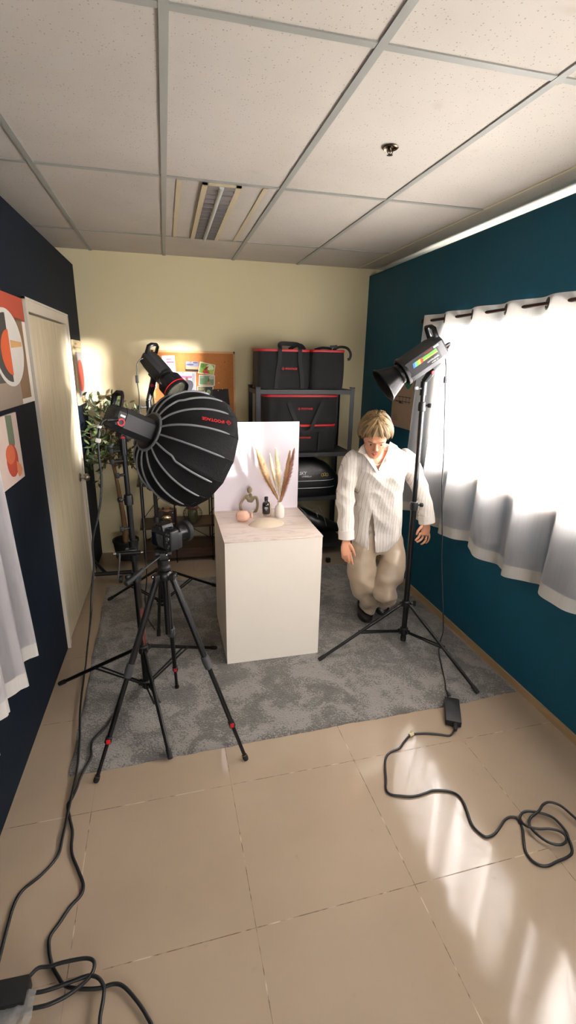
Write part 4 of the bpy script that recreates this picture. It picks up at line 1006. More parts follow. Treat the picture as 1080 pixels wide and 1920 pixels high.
# lying pink vase
vl = onZ(456, 977)+V((0, 0, .036)); va = V((.93, -.36, .10)).normalized()
one(MB().lathe([(0.0000, -0.0452), (0.0226, -0.0429), (0.0339, -0.0339), (0.0373, -0.0136), (0.0362, 0.0113), (0.0294, 0.0294), (0.0158, 0.0396), (0.0124, 0.0475), (0.0169, 0.0531), (0.0181, 0.0610), (0.0124, 0.0633), (0.0090, 0.0520), (0.0090, 0.0339), (0.0000, 0.0316)], vl, va, 36), 'pink_vase', mat('blush_ceramic', 'd9ab93', .65, 0, .04), 'small blush pink vase lying on its side at the left of the sand', 'vase')
# thinker figurine
fg = onZ(463, 962)+V((.0, .01, .0))
def F(x, y, z=0.): 
    return aY(x, y, fg.y+z)
CL = mat('olive_clay', '8b7c63', .75, 0, .06)
q = MB()
q.ball(F(468, 919), (.019, .018, .024), 16, rot=Matrix.Rotation(.1, 3, 'Y'))
q.tube([F(469, 926), F(470.5, 932), F(469, 938)], [0.0114, 0.0105, 0.0140], 10)
q.tube([F(462, 927), F(459, 933), F(452, 943), F(450.5, 949), F(452.5, 957), F(459, 962), F(468, 965), F(473, 965)], [0.0070, 0.0088, 0.0088, 0.0088, 0.0105, 0.0123, 0.0149, 0.0158], 10)
q.tube([F(465, 928), F(463, 932), F(466, 938), F(468, 940)], [0.0070, 0.0088, 0.0123, 0.0105], 10)
q.tube([F(461, 932), F(466, 936), F(471, 939), F(475, 934), F(480, 932)], [0.0105, 0.0140, 0.0140, 0.0123, 0.0105], 10)
q.tube([F(468, 935), F(470, 941)], [0.0140, 0.0088], 10)
q.tube([F(480, 931), F(482.5, 938), F(483, 949), F(480, 958), F(474, 964)], [0.0096, 0.0096, 0.0088, 0.0096, 0.0114], 10)
q.tube([F(456, 961), F(466, 967, -.005), F(476, 965, -.01), F(487, 966, .0)], [0.0105, 0.0140, 0.0140, 0.0070], 10, flat=.7)
q.tube([F(465, 966), F(475, 966)], [0.0210, 0.0210], 10)
fgo = blob(q, 'thinker_figurine', CL, None, voxel=.0028, smooth=4)
tag(fgo, 'olive clay figurine of a thinker, looped arms, beside the pink vase', 'figurine')

# ================================================================ METAL RACK AND BAGS
rx0, rx1, ry0, ry1 = .765, 1.672, 4.25, 4.66
SHM = bpy.data.materials.new('perforated_grey_steel'); SHM.use_nodes = True; t = NT(SHM); b = t.n['Principled BSDF']; b.inputs['Roughness'].default_value = .5; b.inputs['Metallic'].default_value = .3
tc = t.new('ShaderNodeTexCoord'); mp = t.new('ShaderNodeMapping'); mp.inputs['Scale'].default_value = (1/.015,)*3; t.link(tc.outputs['Object'], mp.inputs[0])
vr = t.new('ShaderNodeVectorMath', operation='FRACTION'); t.link(mp.outputs[0], vr.inputs[0]); sb_ = t.new('ShaderNodeVectorMath', operation='SUBTRACT'); sb_.inputs[1].default_value = (.5, .5, .5); t.link(vr.outputs[0], sb_.inputs[0])
sx_ = t.new('ShaderNodeSeparateXYZ'); t.link(sb_.outputs[0], sx_.inputs[0]); cmb = t.new('ShaderNodeCombineXYZ'); t.link(sx_.outputs[0], cmb.inputs[0]); t.link(sx_.outputs[2], cmb.inputs[2])
ln_ = t.new('ShaderNodeVectorMath', operation='LENGTH'); t.link(cmb.outputs[0], ln_.inputs[0]); l2 = t.new('ShaderNodeMath', operation='LESS_THAN'); l2.inputs[1].default_value = .2; t.link(ln_.outputs['Value'], l2.inputs[0])
mx = t.new('ShaderNodeMix', data_type='RGBA'); t.link(l2.outputs[0], mx.inputs[0]); mx.inputs[6].default_value = hexc('323234')+(1,); mx.inputs[7].default_value = hexc('111111')+(1,); t.link(mx.outputs[2], b.inputs['Base Color'])
rk = thing('storage_rack', ((rx0+rx1)/2, (ry0+ry1)/2, 0), 'dark metal shelving rack against the cream wall, loaded with black bags', 'shelving'); bpy.context.view_layer.update()
shz = [1.612, 1.045, .618, .13]
for z in shz:
    q = MB(); hexa(q, W3, rx0, rx1, ry0, ry1, z-.004, z)
    for y0, y1 in ((ry0-.002, ry0+.002), (ry1-.002, ry1+.002)): hexa(q, W3, rx0, rx1, y0, y1, z-.038, z+.001)
    for x0, x1 in ((rx0-.002, rx0+.002), (rx1-.002, rx1+.002)): hexa(q, W3, x0, x1, ry0, ry1, z-.038, z+.001)
    q.build('shelf', SHM, rk, smooth=False)
for x, sx1 in ((rx0, 1), (rx1, -1)):
    for y, sy1 in ((ry0, 1), (ry1, -1)):
        q = MB(); hexa(q, W3, min(x, x+sx1*.034)-.003, max(x, x+sx1*.034)+.003, min(y-.004*sy1, y+.0), max(y-.004*sy1, y+.0), .0, 1.632); hexa(q, W3, min(x-.004*sx1, x), max(x-.004*sx1, x), min(y, y+sy1*.034), max(y, y+sy1*.034), .0, 1.632)
        po = q.build('post', mat('rack_post_paint', '232427', .45, .3), rk, smooth=False)
        MB().box((x+sx1*.014, y+sy1*.014, 1.632), (.042, .042, .010), None, .003).build('post_cap', BLACKP, po)
BAGF = FABRIC2
def bag(x0, x1, y0, y1, z0, z1, label, logo_at=None, straps=(), name='carry_bag', rot=0., zipz=None, extra=None, bulge=.012, lsize=.022, side_text=None):
    c = V(((x0+x1)/2, (y0+y1)/2, z0)); bg = thing(name, c, label, 'bag', 'black equipment bags'); bpy.context.view_layer.update()
    w, dp, h = x1-x0, y1-y0, z1-z0
    rs = []; n = 40
    for k in range(13):
        s = k/12; z = z0+h*s; inf = 1 - (.03 if k in (0, 12) else 0)
        bl = bulge*math.sin(PI*s)
        ring = []
        for i in range(n):
            a = 2*PI*i/n; e = .32
            cx_ = math.copysign(abs(math.cos(a))**e, math.cos(a)); sy2 = math.copysign(abs(math.sin(a))**e, math.sin(a))
            p = V((cx_*(w/2*inf+bl*.3), sy2*(dp/2*inf+bl*.5), 0)); p += V((.004*noise.noise(V((a*2, s*3, x0*9))), .005*noise.noise(V((a*2, s*3, z0*9))), 0))
            ring.append(c+V((p.x, p.y, h*s - (.004*noise.noise(V((p.x*9, p.y*9, x0))) if k == 12 else 0))))
        rs.append(ring)
    MB().rings(rs).build('bag_body', BAGF, bg, angle=50)
    zz = z1-.012 if zipz is None else zipz
    q = MB(); rg = []
    for (o, z) in ((.003, zz-.006), (.0045, zz), (.004, zz+.010), (.000, zz+.014)):
        rg.append([c+V((math.copysign(abs(math.cos(a))**.32, math.cos(a))*(w/2+o), math.copysign(abs(math.sin(a))**.32, math.sin(a))*(dp/2+o), z-z0)) for a in [2*PI*i/n for i in range(n)]])
    q.rings(rg, caps=False); q.build('red_zip', RED, bg)
    for nm, pts, wd_ in straps:
        q = MB(); pts2, _ = catmull([V(p) for p in pts], [1]*len(pts), 6) if len(pts) > 2 else ([V(p) for p in pts], 0)
        rs2 = []
        for i, p in enumerate(pts2):
            d = (pts2[min(i+1, len(pts2)-1)]-pts2[max(i-1, 0)]).normalized(); nn = V((0, -1, 0)); 
            if abs(d.dot(nn)) > .9: nn = V((0, 0, 1))
            s_ = d.cross(nn).normalized(); nn = s_.cross(d)
            rs2.append([p+s_*wd_/2+nn*.0015, p-s_*wd_/2+nn*.0015, p-s_*wd_/2-nn*.0015, p+s_*wd_/2-nn*.0015])
        q.rings(rs2); q.build(nm, mat('black_webbing', '121213', .7, 0, .1, 60, .3, 300), bg, angle=30)
    if logo_at: logo(V((logo_at[0], y0-.0095-bulge*.5, logo_at[1])), (1, 0, 0), (0, 0, 1), lsize, bg, bold=.03)
    return bg
yf = 4.285
T1 = 1.614
bag(.785, 1.262, yf, 4.60, T1, 1.952, 'wide black bag with red trim and logo, top shelf left', (1.075, 1.79), (
    ('strap', [(.945, yf-.014, T1+.01), (.955, yf-.016, 1.74), (.975, yf-.016, 1.86)], .034), ('strap', [(1.185, yf-.014, T1+.01), (1.175, yf-.016, 1.74), (1.155, yf-.016, 1.86)], .034),
    ('handle', [(.975, yf-.014, 1.86), (.977, yf-.012, 1.95), (.985, yf+.02, 1.995), (1.07, yf+.05, 2.0), (1.15, yf+.02, 1.99), (1.157, yf-.012, 1.945), (1.155, yf-.014, 1.86)], .036),
    ('handle', [(1.10, 4.45, 1.955), (1.16, 4.44, 1.99), (1.21, 4.43, 1.99), (1.24, 4.42, 1.955)], .03)))
bag(1.268, 1.585, yf, 4.60, T1, 1.955, 'square black bag with red rim and buckle strap, top shelf right', None, (
    ('shoulder_strap', [(1.50, 4.40, 1.958), (1.55, 4.36, 1.985), (1.60, 4.30, 1.975), (1.628, 4.28, 1.93), (1.622, 4.28, 1.885), (1.602, 4.28, 1.88)], .022),
    ('handle', [(1.33, 4.42, 1.958), (1.40, 4.40, 1.975), (1.49, 4.40, 1.970)], .022)))
MB
q = MB().box((1.475, 4.33, 1.985), (.05, .02, .022), None, .006).box((1.505, 4.33, 1.985), (.02, .024, .028), None, .004)
o_ = [o for o in bpy.data.objects if o.get('label', '').startswith('square black bag')][0]; q.build('strap_buckle', BLACKP, o_)
T2 = 1.047
bag(.845, 1.545, yf, 4.60, T2+.258, 1.566, 'upper of the two stacked black bags on the middle shelf', (1.23, 1.445), (
    ('strap', [(1.06, yf-.016, 1.505), (1.095, yf-.019, 1.42), (1.14, yf-.022, 1.32)], .034), ('strap', [(1.385, yf-.016, 1.505), (1.345, yf-.020, 1.42), (1.295, yf-.026, 1.31)], .034),
    ('handle', [(1.14, yf-.022, 1.325), (1.17, yf-.034, 1.262), (1.22, yf-.036, 1.235), (1.27, yf-.036, 1.262), (1.297, yf-.026, 1.315)], .030)), bulge=.008)
bag(.850, 1.535, yf, 4.60, T2, T2+.254, 'lower black bag of the stacked pair on the middle shelf', (1.22, 1.183), (
    ('strap', [(1.35, yf-.018, 1.06), (1.355, yf-.018, 1.15), (1.36, yf-.018, 1.235)], .012), ('pocket_edge', [(1.15, yf-.018, 1.236), (1.25, yf-.018, 1.238), (1.42, yf-.018, 1.236)], .006)), bulge=.008)
# umbrella softbox bag on the third shelf: domed black case
T3 = .620
bg = thing('domed_carry_case', (1.22, 4.42, T3), 'black domed soft case with grey piping and printed lettering on the third shelf', 'bag', 'black equipment bags'); bpy.context.view_layer.update()
rs = []
profz = [(0, .97), (.02, 1.), (.10, 1.0), (.17, .97), (.24, .86), (.30, .70), (.345, .48), (.37, .25), (.378, .03)]
for z, s in profz:
    rs.append([V((1.14+.475*s*math.copysign(abs(math.cos(a))**.7, math.cos(a))+.006*noise.noise(V((a*3, z*9, 4))), 4.44+.20*s**.6*math.copysign(abs(math.sin(a))**.5, math.sin(a))+.008*noise.noise(V((a*3, z*9, 1))), T3+z)) for a in [2*PI*i/48 for i in range(48)]])
SHINY = mat('shiny_black_nylon', '0a0a0b', .38, 0, .15, 18, .4, 40)
MB().rings(rs).build('case_body', SHINY, bg, angle=50)
for z, xx1 in ((T3+.165, 1.56), (T3+.095, 1.585)):
    MB().tube([V((.72, 4.232, z+.002)), V((1.0, 4.229, z)), V((1.3, 4.230, z-.004)), V((1.48, 4.245, z-.003)), V((xx1, 4.34, z-.004))], .0035, 8).build('piping', mat('silver_piping', '9a9a9c', .35, .3), bg)
text('case_lettering', 'SKY', V((1.198, 4.222, T3+.238)), (1, 0, 0), (0, .25, 1), .040, WHITEINK, bg, bold=.02, shear=.2)
text('case_lettering', 'UMBRELLA', V((1.235, 4.215, T3+.208)), (1, 0, 0), (0, .25, 1), .020, WHITEINK, bg)
q = MB()
for cx_, cz_ in ((0, 0), (.022, .004), (.044, 0)): q.lathe([(.011, 0), (.015, 0), (.015, .002), (.011, .002)], (1.395+cx_, 4.232+abs(cx_)*.1, T3+.215+cz_), (0, -1, .25), 16, close=True)
q.build('gold_emblem', mat('gold_print', 'b8922a', .5), bg, smooth=False)
# tripod bags under the third shelf
def softbag(pts, rad, label, m, flat=.8, strapps=()):
    bg = thing('soft_tube_bag', V(pts[0]), label, 'bag', None); bpy.context.view_layer.update()
    MB().tube(pts, rad, 22, flat=flat, sub=8).build('bag_body', m, bg)
    for s in strapps: MB().tube(s, .0035, 6).build('strap', mat('grey_webbing', '77777a', .6), bg)
    return bg
softbag([(.85, 4.47, .22), (1.05, 4.46, .24), (1.35, 4.45, .26), (1.58, 4.46, .23)], [.05, .10, .11, .06], 'long shiny black bag lying on the lowest shelf of the rack', SHINY)
softbag([(1.05, 4.36, .50), (1.20, 4.33, .43), (1.40, 4.30, .34), (1.60, 4.30, .27)], [.05, .085, .09, .05], 'slumped black bag with grey cords under the domed case', SHINY, .8,
        ([(1.15, 4.24, .55), (1.25, 4.225, .45), (1.30, 4.215, .36)], [(1.22, 4.24, .54), (1.30, 4.225, .49), (1.33, 4.22, .50), (1.36, 4.215, .42)], [(1.36, 4.23, .53), (1.42, 4.215, .42), (1.45, 4.21, .33)]))
wb = MB(); wb.box((1.60, 4.50, .93), (.03, .24, .02), Matrix.Rotation(R(35), 3, 'Y'), .004)
one(MB().box(aZ(615, 1050, .022), (.040, .035, .044), Matrix.Rotation(.1, 3, 'Z'), .004), 'small_black_box', BLACKP, 'tiny black box on the floor tiles between the plinth and the rack', 'box')

# ================================================================ CORK BOARD
def WB(px, py, off=.0): return aY(px, py, YB-off)
CORK = mat('cork_surface', 'b0703a', .9, 0, .18, 60, .4, 220)
OAK = mat('pale_pine_frame', 'c79a66', .55, 0, .12, 12, stretch=(1, 1, 6))
ca, cb2 = WB(440, 659), WB(283, 655)
cx0, cx1_, cz1 = cb2.x, ca.x, 1.928; cz0 = 1.22
ck = thing('cork_board', ((cx0+cx1_)/2, YB, cz0), 'pine framed cork board pinned with prints on the cream back wall', 'notice board'); bpy.context.view_layer.update()
hexa(q := MB(), W3, cx0, cx1_, YB-.010, YB-.001, cz0, cz1); q.build('cork_panel', CORK, ck, smooth=False)
q = MB()
for a in ((cx0, cx1_, cz1-.018, cz1), (cx0, cx1_, cz0, cz0+.018), (cx0, cx0+.018, cz0, cz1), (cx1_-.018, cx1_, cz0, cz1)): hexa(q, W3, a[0], a[1], YB-.020, YB, a[2], a[3])
q.build('wood_frame', OAK, ck, smooth=False)
def card(corner_px, label, bg, shapes, border='d8d4c8', cat='photo', name='photo_print', b=.05, grp=None, z_=.012):
    P = [WB(x, y, z_) for x, y in corner_px]  # tl tr br bl
    tl, tr_, br_, bl = P
    f = lambda u, v, o: bl*(1-u)*(1-v)+br_*u*(1-v)+tr_*u*v+tl*(1-u)*v + V((0, -o, 0))
    t_ = thing(name, f(.5, 0, 0), label, cat, grp); bpy.context.view_layer.update()
    def sh(poly, col, lift, nm='printed_shape'):
        n = len(poly); q = MB(); q.add([f(u, v, 0) for u, v in poly]+[f(u, v, lift) for u, v in poly], [tuple(range(n)), tuple(range(n, 2*n))]+[(i, (i+1) % n, n+(i+1) % n, n+i) for i in range(n)])
        q.build(nm, fl(col), t_, smooth=False)
    sh([(0, 0), (1, 0), (1, 1), (0, 1)], border, .0008, 'paper')
    sh([(b, b*1.3), (1-b, b*1.3), (1-b, 1-b*1.3), (b, 1-b*1.3)], bg, .0012, 'picture_ground')
    for i, (poly, col) in enumerate(shapes): sh(poly, col, .0015+.0003*i)
    return t_, f
def blobp(cx, cy, rx, ry, n=20, seed=0, w=.15): return [(cx+rx*math.cos(2*PI*i/n)*(1+w*noise.noise(V((math.cos(2*PI*i/n), math.sin(2*PI*i/n), seed)))), cy+ry*math.sin(2*PI*i/n)*(1+w*noise.noise(V((math.cos(2*PI*i/n)*2, math.sin(2*PI*i/n), seed))))) for i in range(n)]
card([(348, 677.5), (372, 678), (372, 697), (348, 696)], 'small dusk landscape photo pinned top left on the cork board', '7a7c92', [([(0, .0), (1, .0), (1, .22), (0, .22)], '2a211d'), ([(0, .22), (1, .22), (1, .5), (0, .5)], 'c08a68'), (blobp(.35, .68, .3, .08, 20, 3), '45485e'), (blobp(.75, .88, .2, .06, 20, 4), '45485e'), ([(.2, .3), (.9, .34), (.9, .38), (.2, .36)], 'e0b088')], '7a7c92', b=.0)
card([(375, 678), (404, 684.5), (401, 704), (371, 699.5)], 'tilted photo of a red bird on a flower pinned on the cork board', '7fa03c', [(blobp(.68, .66, .24, .26, 24, 5), 'cfe0b0'), (blobp(.2, .7, .12, .2, 20, 6), '4f7a2c'), (blobp(.82, .3, .14, .2, 20, 7), 'b3bb50'), (blobp(.46, .22, .2, .17, 24, 8, .5), 'c4483a'), ([(.18, .44), (.36, .46), (.46, .60), (.42, .50), (.50, .42), (.40, .40), (.30, .42)], '22201e'), (blobp(.48, .55, .07, .14, 20, 9), 'a82c2c'), (blobp(.54, .68, .045, .06, 16, 9), 'b83432')])
card([(373, 703), (403, 704), (402.5, 723.5), (372.5, 722.5)], 'green blurred photo of a small lizard on rock, below the red bird photo', '6d8c6a', [(blobp(.8, .78, .18, .18, 20, 1), 'b3aca0'), (blobp(.2, .8, .14, .12, 20, 2), '88a48a'), ([(.45, .06), (.8, .06), (.72, .38), (.62, .42), (.52, .36)], 'a88660'), ([(.56, .4), (.60, .75), (.63, .75), (.63, .4)], '4f4a3a')])
card([(370, 724), (400, 724), (400, 744.5), (369.5, 744)], 'dark olive photo of foliage, lowest of the three stacked photos', '5a584c', [(blobp(.25, .75, .2, .15, 20, 1), '88855c'), ([(.52, .08), (.93, .08), (.93, .93), (.5, .93)], '333a34'), (blobp(.70, .42, .13, .26, 20, 2), '93a07c'), (blobp(.45, .5, .04, .10, 14, 3), 'a87a5a')])
t_, f = card([(322, 697), (367, 698), (367.5, 745), (322, 745)], 'white flyer with pink headline and dark figure pinned on the cork', 'd9d2da', [([(.34, .76), (.86, .76), (.86, .86), (.34, .86)], 'd85a78'), ([(.83, .0), (.97, .0), (.97, .96), (.83, .96)], '8a8a90'), (blobp(.66, .42, .22, .30, 24, 2, .3), '3b3a40'), (blobp(.62, .74, .06, .07, 20, 2), '6a4238'), (blobp(.60, .06, .05, .08, 12, 2), '9a6a58'), (blobp(.74, .06, .05, .08, 12, 3), '9a6a58')], 'e8e0e6', 'flyer', 'pinned_flyer', b=.02)
card([(303, 667), (327, 666.5), (330, 700), (305, 700)], 'white notice with pink headings half hidden by the lensed lamp', 'd9cfd6', [([(.35, .76), (.75, .76), (.75, .83), (.35, .83)], 'd85a78'), ([(.35, .60), (.92, .60), (.92, .68), (.35, .68)], 'd8486a'), ([(.35, .9), (.7, .9), (.7, .92), (.35, .92)], '5a4a5a'), (blobp(.7, .2, .2, .1, 18, 3), '9a94a0')], 'e0d6dc', 'notice', 'pinned_notice', b=.02)
card([(286, 717), (294, 716.5), (294, 728), (286.5, 728)], 'tiny pale note pinned near the left edge of the cork board', 'd6ccd4', [([(.2, .1), (.9, .1), (.9, .3), (.2, .3)], '5a5560')], 'e0d6dc', 'note', 'pinned_note', b=.02)
t_, f = card([(396, 730), (428, 729), (431, 760), (398, 760)], 'black sheet with a dotted line pinned at the bottom right of the cork board', '1c1c1d', [], '1c1c1d', 'sheet', 'black_sheet', b=.02)
for k, (x, y, c_, nm) in enumerate(((360, 679, 'c9b060', 'brass push pin at the top of the dusk photo'), (421, 679, '7a3a20', 'dark push pin at the upper right of the cork board'), (410, 718, 'd8b850', 'yellow push pin right of the stacked photos'), (417, 729, 'd8b030', 'yellow push pin on the top of the black sheet'), (409, 732, 'b8a050', 'brass push pin beside the lowest photo'), (292, 748, '2f8f78', 'teal push pin at the lower left of the cork board'), (343, 699, '8a3a4a', 'dark red push pin at the top of the flyer'))):
    p = WB(x, y, .014)
    tag(MB().lathe([(0, 0), (.005, 0), (.003, .004), (.003, .008), (.005, .012), (0, .013)], p, (0, -1, 0), 12).build('push_pin', mat('pin_'+c_, c_, .3)), nm, 'push pin', 'push pins on the cork board')

# ================================================================ CONSOLE SHELF
WAL = wood_mat('dark_walnut_board', '2e1d14', '432b1d', (1.2, 20, 20), .4)
cs = thing('console_shelf', (.07, 4.55, 0), 'low wood and black wire console shelf under the cork board', 'console shelf'); bpy.context.view_layer.update()
kx0, kx1, ky0, ky1 = -.30, .62, 4.36, 4.66
BW_ = mat('black_wire', '17171a', .4, .5)
for z, xa, xb in ((.765, kx0, -.02), (.355, kx0+.0, kx1), (.09, kx0+.02, kx1)):
    MB().box(((xa+xb)/2, (ky0+ky1)/2, z), (xb-xa, ky1-ky0, .022 if z > .1 else .09), None, .002).build('board', WAL, cs, smooth=False)
for x in (-.27, .02, .36, .60):
    for y in (ky0-.004, ky1+.004):
        MB().cyl((x, y, 0), (x, y, .80 if x < .0 else .72), .0055, n=8).build('upright', BW_, cs)
q = MB()
for x0, z0, x1, z1 in ((-.27, .12, .02, .34), (.02, .34, .36, .12), (.36, .12, .60, .34), (-.27, .37, .02, .74), (.36, .37, .60, .70)): q.cyl((x0, ky1+.004, z0), (x1, ky1+.004, z1), .0035, n=6)
q.build('cross_brace', BW_, cs)
MB().cyl((.30, ky0, .72), (.62, ky0, .72), .005, n=8).cyl((.36, ky0, .62), (.60, ky0, .62), .004, n=8).build('top_rail', BW_, cs)
# vintage camera ornament
vc = V((-.065, 4.42, .366)); vt = thing('vintage_camera', vc, 'old brass and leather bellows camera ornament on the console shelf', 'vintage camera'); bpy.context.view_layer.update()
COPP = mat('aged_copper', '6b4a34', .3, .9, .2, 20)
MB().box(vc+V((0, .0, .080)), (.19, .065, .13), None, .006).build('camera_box', mat('dark_leather', '2a1c16', .5, 0, .2, 60, .3, 200), vt)
q = MB()
for z in (.018, .148): q.box(vc+V((0, 0, z)), (.202, .074, .010), None, .002)
for x in (-.097, .097): q.box(vc+V((x, 0, .083)), (.010, .074, .14), None, .002)
for x in (-.06, -.02, .05): q.cyl(vc+V((x, 0, .150)), vc+V((x, 0, .170)), .009, n=14)
q.build('metal_edging', COPP, vt)
MB().lathe([(.05, 0), (.052, .03), (.044, .034), (.046, .06), (.038, .062), (.040, .078), (.034, .080), (.028, .060), (0, .058)], vc+V((.008, -.032, .062)), (0, -1, 0), 32).build('lens', mat('polished_brass', 'a08a6a', .2, 1., .1), vt)
MB().box(vc+V((.008, -.036, .135)), (.05, .016, .026), None, .003).build('viewfinder', COPP, vt)
MB().ball(vc+V((.065, -.036, .125)), .010, 14).build('flash_bulb', CHROME, vt)
# wire globe vase
gc_ = V((.185, 4.44, .366+.088)); gt = thing('wire_globe', gc_-V((0, 0, .088)), 'round openwork wire globe with a brown lid on the console shelf', 'ornament'); bpy.context.view_layer.update()
for i in range(16):
    a = PI*i/16; pts = [gc_+V((.088*math.sin(b_)*math.cos(a), .088*math.sin(b_)*math.sin(a), .083*math.cos(b_))) for b_ in [2*PI*k/36 for k in range(37)]]
    MB().tube(pts, .0014, 5, smooth=False).build('wire_hoop', STEEL, gt)
MB().lathe([(0, -.08), (.04, -.078), (.05, -.04), (.045, .03), (.03, .05), (0, .05)], gc_, n=24).build('inner_glass', mat('olive_glass', '4a4a30', .15, 0, .1, coat=.4), gt)
MB().lathe([(.05, .05), (.055, .075), (.045, .095), (.02, .11), (0, .112)], gc_, n=24).build('lid', mat('brown_lid', '5c3a26', .5), gt)
jar = V((-.235, 4.42, .777)); jt = thing('dark_jar', jar, 'small dark jar on the top board of the console shelf', 'jar'); bpy.context.view_layer.update()
MB().lathe([(0, 0), (.026, 0), (.028, .005), (.028, .045), (.022, .052), (0, .052)], jar, n=24).build('jar_body', mat('dark_glass_jar', '1c2020', .2), jt); MB().cyl(jar+V((0, 0, .052)), jar+V((0, 0, .066)), .023, n=20).build('lid', BLACKP, jt)

# ================================================================ POTTED TREE
pc = V((-.435, 4.40, 0)); pt_ = thing('potted_tree', pc, 'slim artificial olive tree in a black nursery pot in the back left corner', 'plant'); bpy.context.view_layer.update()
MB().lathe([(0, .07), (.085, .07), (.095, .09), (.112, .235), (.118, .24), (.118, .256), (.108, .256), (.104, .23), (0, .225)], pc, n=32).build('pot', RUBBER, pt_)
BARK = mat('brown_bark', '6e5236', .85, 0, .25, 20, .6, 60)
tk = [pc+V((.0, 0, .22)), pc+V((.0, 0, .40)), pc+V((-.015, .0, .62)), pc+V((-.035, .0, .85)), pc+V((-.055, -.0, 1.02)), pc+V((-.05, 0, 1.2)), pc+V((-.03, 0, 1.42))]
MB().tube(tk, [.030, .024, .019, .016, .015, .010, .005], 12).build('trunk', BARK, pt_)
LEAF = mat('olive_leaf_green', '2c3a1c', .5, 0, .35, 30); LEAF2 = mat('pale_leaf_green', '566038', .5, 0, .25, 30)
rnd = random.Random(5); lf = MB(); br = MB(); lf2 = MB()
def leaf(q, p, d, L, W):
    d = d.normalized(); s_ = d.cross(V((rnd.uniform(-1, 1), rnd.uniform(-1, 1), rnd.uniform(-.2, 1)))).normalized(); up_ = s_.cross(d)
    q.add([p, p+d*L*.3+s_*W*.45, p+d*L*.65+s_*W*.42-up_*L*.04, p+d*L-up_*L*.12, p+d*L*.65-s_*W*.42-up_*L*.04, p+d*L*.3-s_*W*.45, p+d*L*.32+up_*W*.12, p+d*L*.66-up_*L*.01], [(0, 1, 6), (1, 2, 7, 6), (2, 3, 7), (3, 4, 7), (4, 5, 6, 7), (5, 0, 6)])
def twig(p0, d0, ln, nl, ls=1.):
    pts = [p0]; d = d0.normalized()
    for k in range(5):
        d = (d+V((rnd.uniform(-.25, .25), rnd.uniform(-.2, .2), rnd.uniform(-.12, .16)))).normalized(); pts.append(pts[-1]+d*ln/5)
    for p in pts: p.x = max(p.x, LXo(p.y)+.02); p.y = min(p.y, YB-.03)
    br.tube(pts, [.0045, .0038, .003, .0024, .0018, .0012], 5, sub=2)
    for k in range(nl):
        s = .15+.85*(k+rnd.random())/nl; i = min(int(s*5), 4); p = lerp(pts[i], pts[i+1], s*5-i); dd = pts[i+1]-pts[i]
        o = V((rnd.uniform(-1, 1), rnd.uniform(-1, 1), rnd.uniform(-.6, .8))); ld = (dd.normalized()*.7+o).normalized(); L = rnd.uniform(.045, .085)*ls
        e = p+ld*L
        if e.x < LXo(e.y)+.012: ld.x = abs(ld.x)
        if e.y > YB-.02: ld.y = -abs(ld.y)
        leaf(lf if rnd.random() < .82 else lf2, p, ld, L, L*.36)
for k in range(52):
    s = rnd.uniform(.02, 1.); z = .92+.5*s; i = 3 if z < 1.02 else (4 if z < 1.2 else 5)
    p0 = lerp(tk[4], tk[6], min(1, max(0, (z-1.02)/.4))) if z > 1.02 else lerp(tk[3], tk[4], (z-.85)/.17)
    a = rnd.uniform(0, 2*PI); ln = rnd.uniform(.16, .34)
    twig(p0, V((math.cos(a), math.sin(a)*.8, rnd.uniform(-.3, .9))), ln, 11)
for tgt in (aY(196, 745, 4.3), aY(168, 880, 4.25), aY(172, 920, 4.25), aY(163, 850, 4.3), aY(222, 742, 4.35), aY(286, 905, 4.3), aY(262, 930, 4.3), aY(180, 820, 4.2), aY(262, 845, 4.2), aY(256, 800, 4.25), aY(190, 790, 4.25)):
    p0 = lerp(tk[4], tk[6], rnd.uniform(0, .8)); twig(p0, tgt-p0, (tgt-p0).length*.95, 14)
br.build('branches', BARK, pt_); lf.build('leaves', LEAF, pt_, smooth=False); lf2.build('pale_leaves', LEAF2, pt_, smooth=False)
# wheeled dolly base beside the pot
dl = thing('wheeled_base', (-.56, 4.05, 0), 'black steel stand base on a caster in front of the potted tree', 'stand base'); bpy.context.view_layer.update()
q = MB(); d0_, d1_ = aZ(178, 1077, .085), aZ(247, 1072, .085)
q.tube([d0_, d1_], .018, 8, smooth=False); q.build('cross_tube', BLACK, dl)
q = MB(); q.tube([aZ(172, 1048, .16), aZ(198, 1074, .095)], .014, 8, smooth=False); q.build('angled_strut', BLACK, dl)
wc = aZ(227, 1086, .032)
MB().cyl(wc+V((-.012, 0, 0)), wc+V((.012, 0, 0)), .030, n=28).build('caster_wheel', mat('grey_caster', '4a4642', .4), dl)
q = MB()
for sx2 in (-.017, .017): q.box(wc+V((sx2, 0, .022)), (.003, .030, .045), None, .001)
q.box(wc+V((0, 0, .045)), (.04, .034, .008), None, .002).build('caster_fork', CHROME, dl)
WORLD, SUN, EXPO = 12.0, 54.0, 0.92
LAMPS = []
# ================================================================ PERSON
PX = lambda x, y, Y: aY(x, y, Y)
pr = thing('person', (1.42, 2.95, 0), 'person in white pinstripe shirt and beige trousers walking behind a lamp stand, looking down', 'person'); bpy.context.view_layer.update()
SKIN = mat('skin', 'c68c6c', .55, 0, .05, 12, .08, 120); SKIN.node_tree.nodes['Principled BSDF'].inputs['Subsurface Weight'].default_value = .12
SKIN.node_tree.nodes['Principled BSDF'].inputs['Subsurface Radius'].default_value = (.01, .004, .002)
Hc = PX(703.5, 815, 2.76)
hf = V((-.30, -.95, 0)).normalized(); hx = V((-hf.y, hf.x, 0)); hx = -hx if hx.x < 0 else hx
pitch_ = R(33); hy = (hf*math.cos(pitch_) + V((0, 0, -1))*math.sin(pitch_)).normalized(); hz = hx.cross(hy); hz = -hz if hz.z < 0 else hz
Hd = lambda x, y, z: Hc + hx*x + hy*y + hz*z
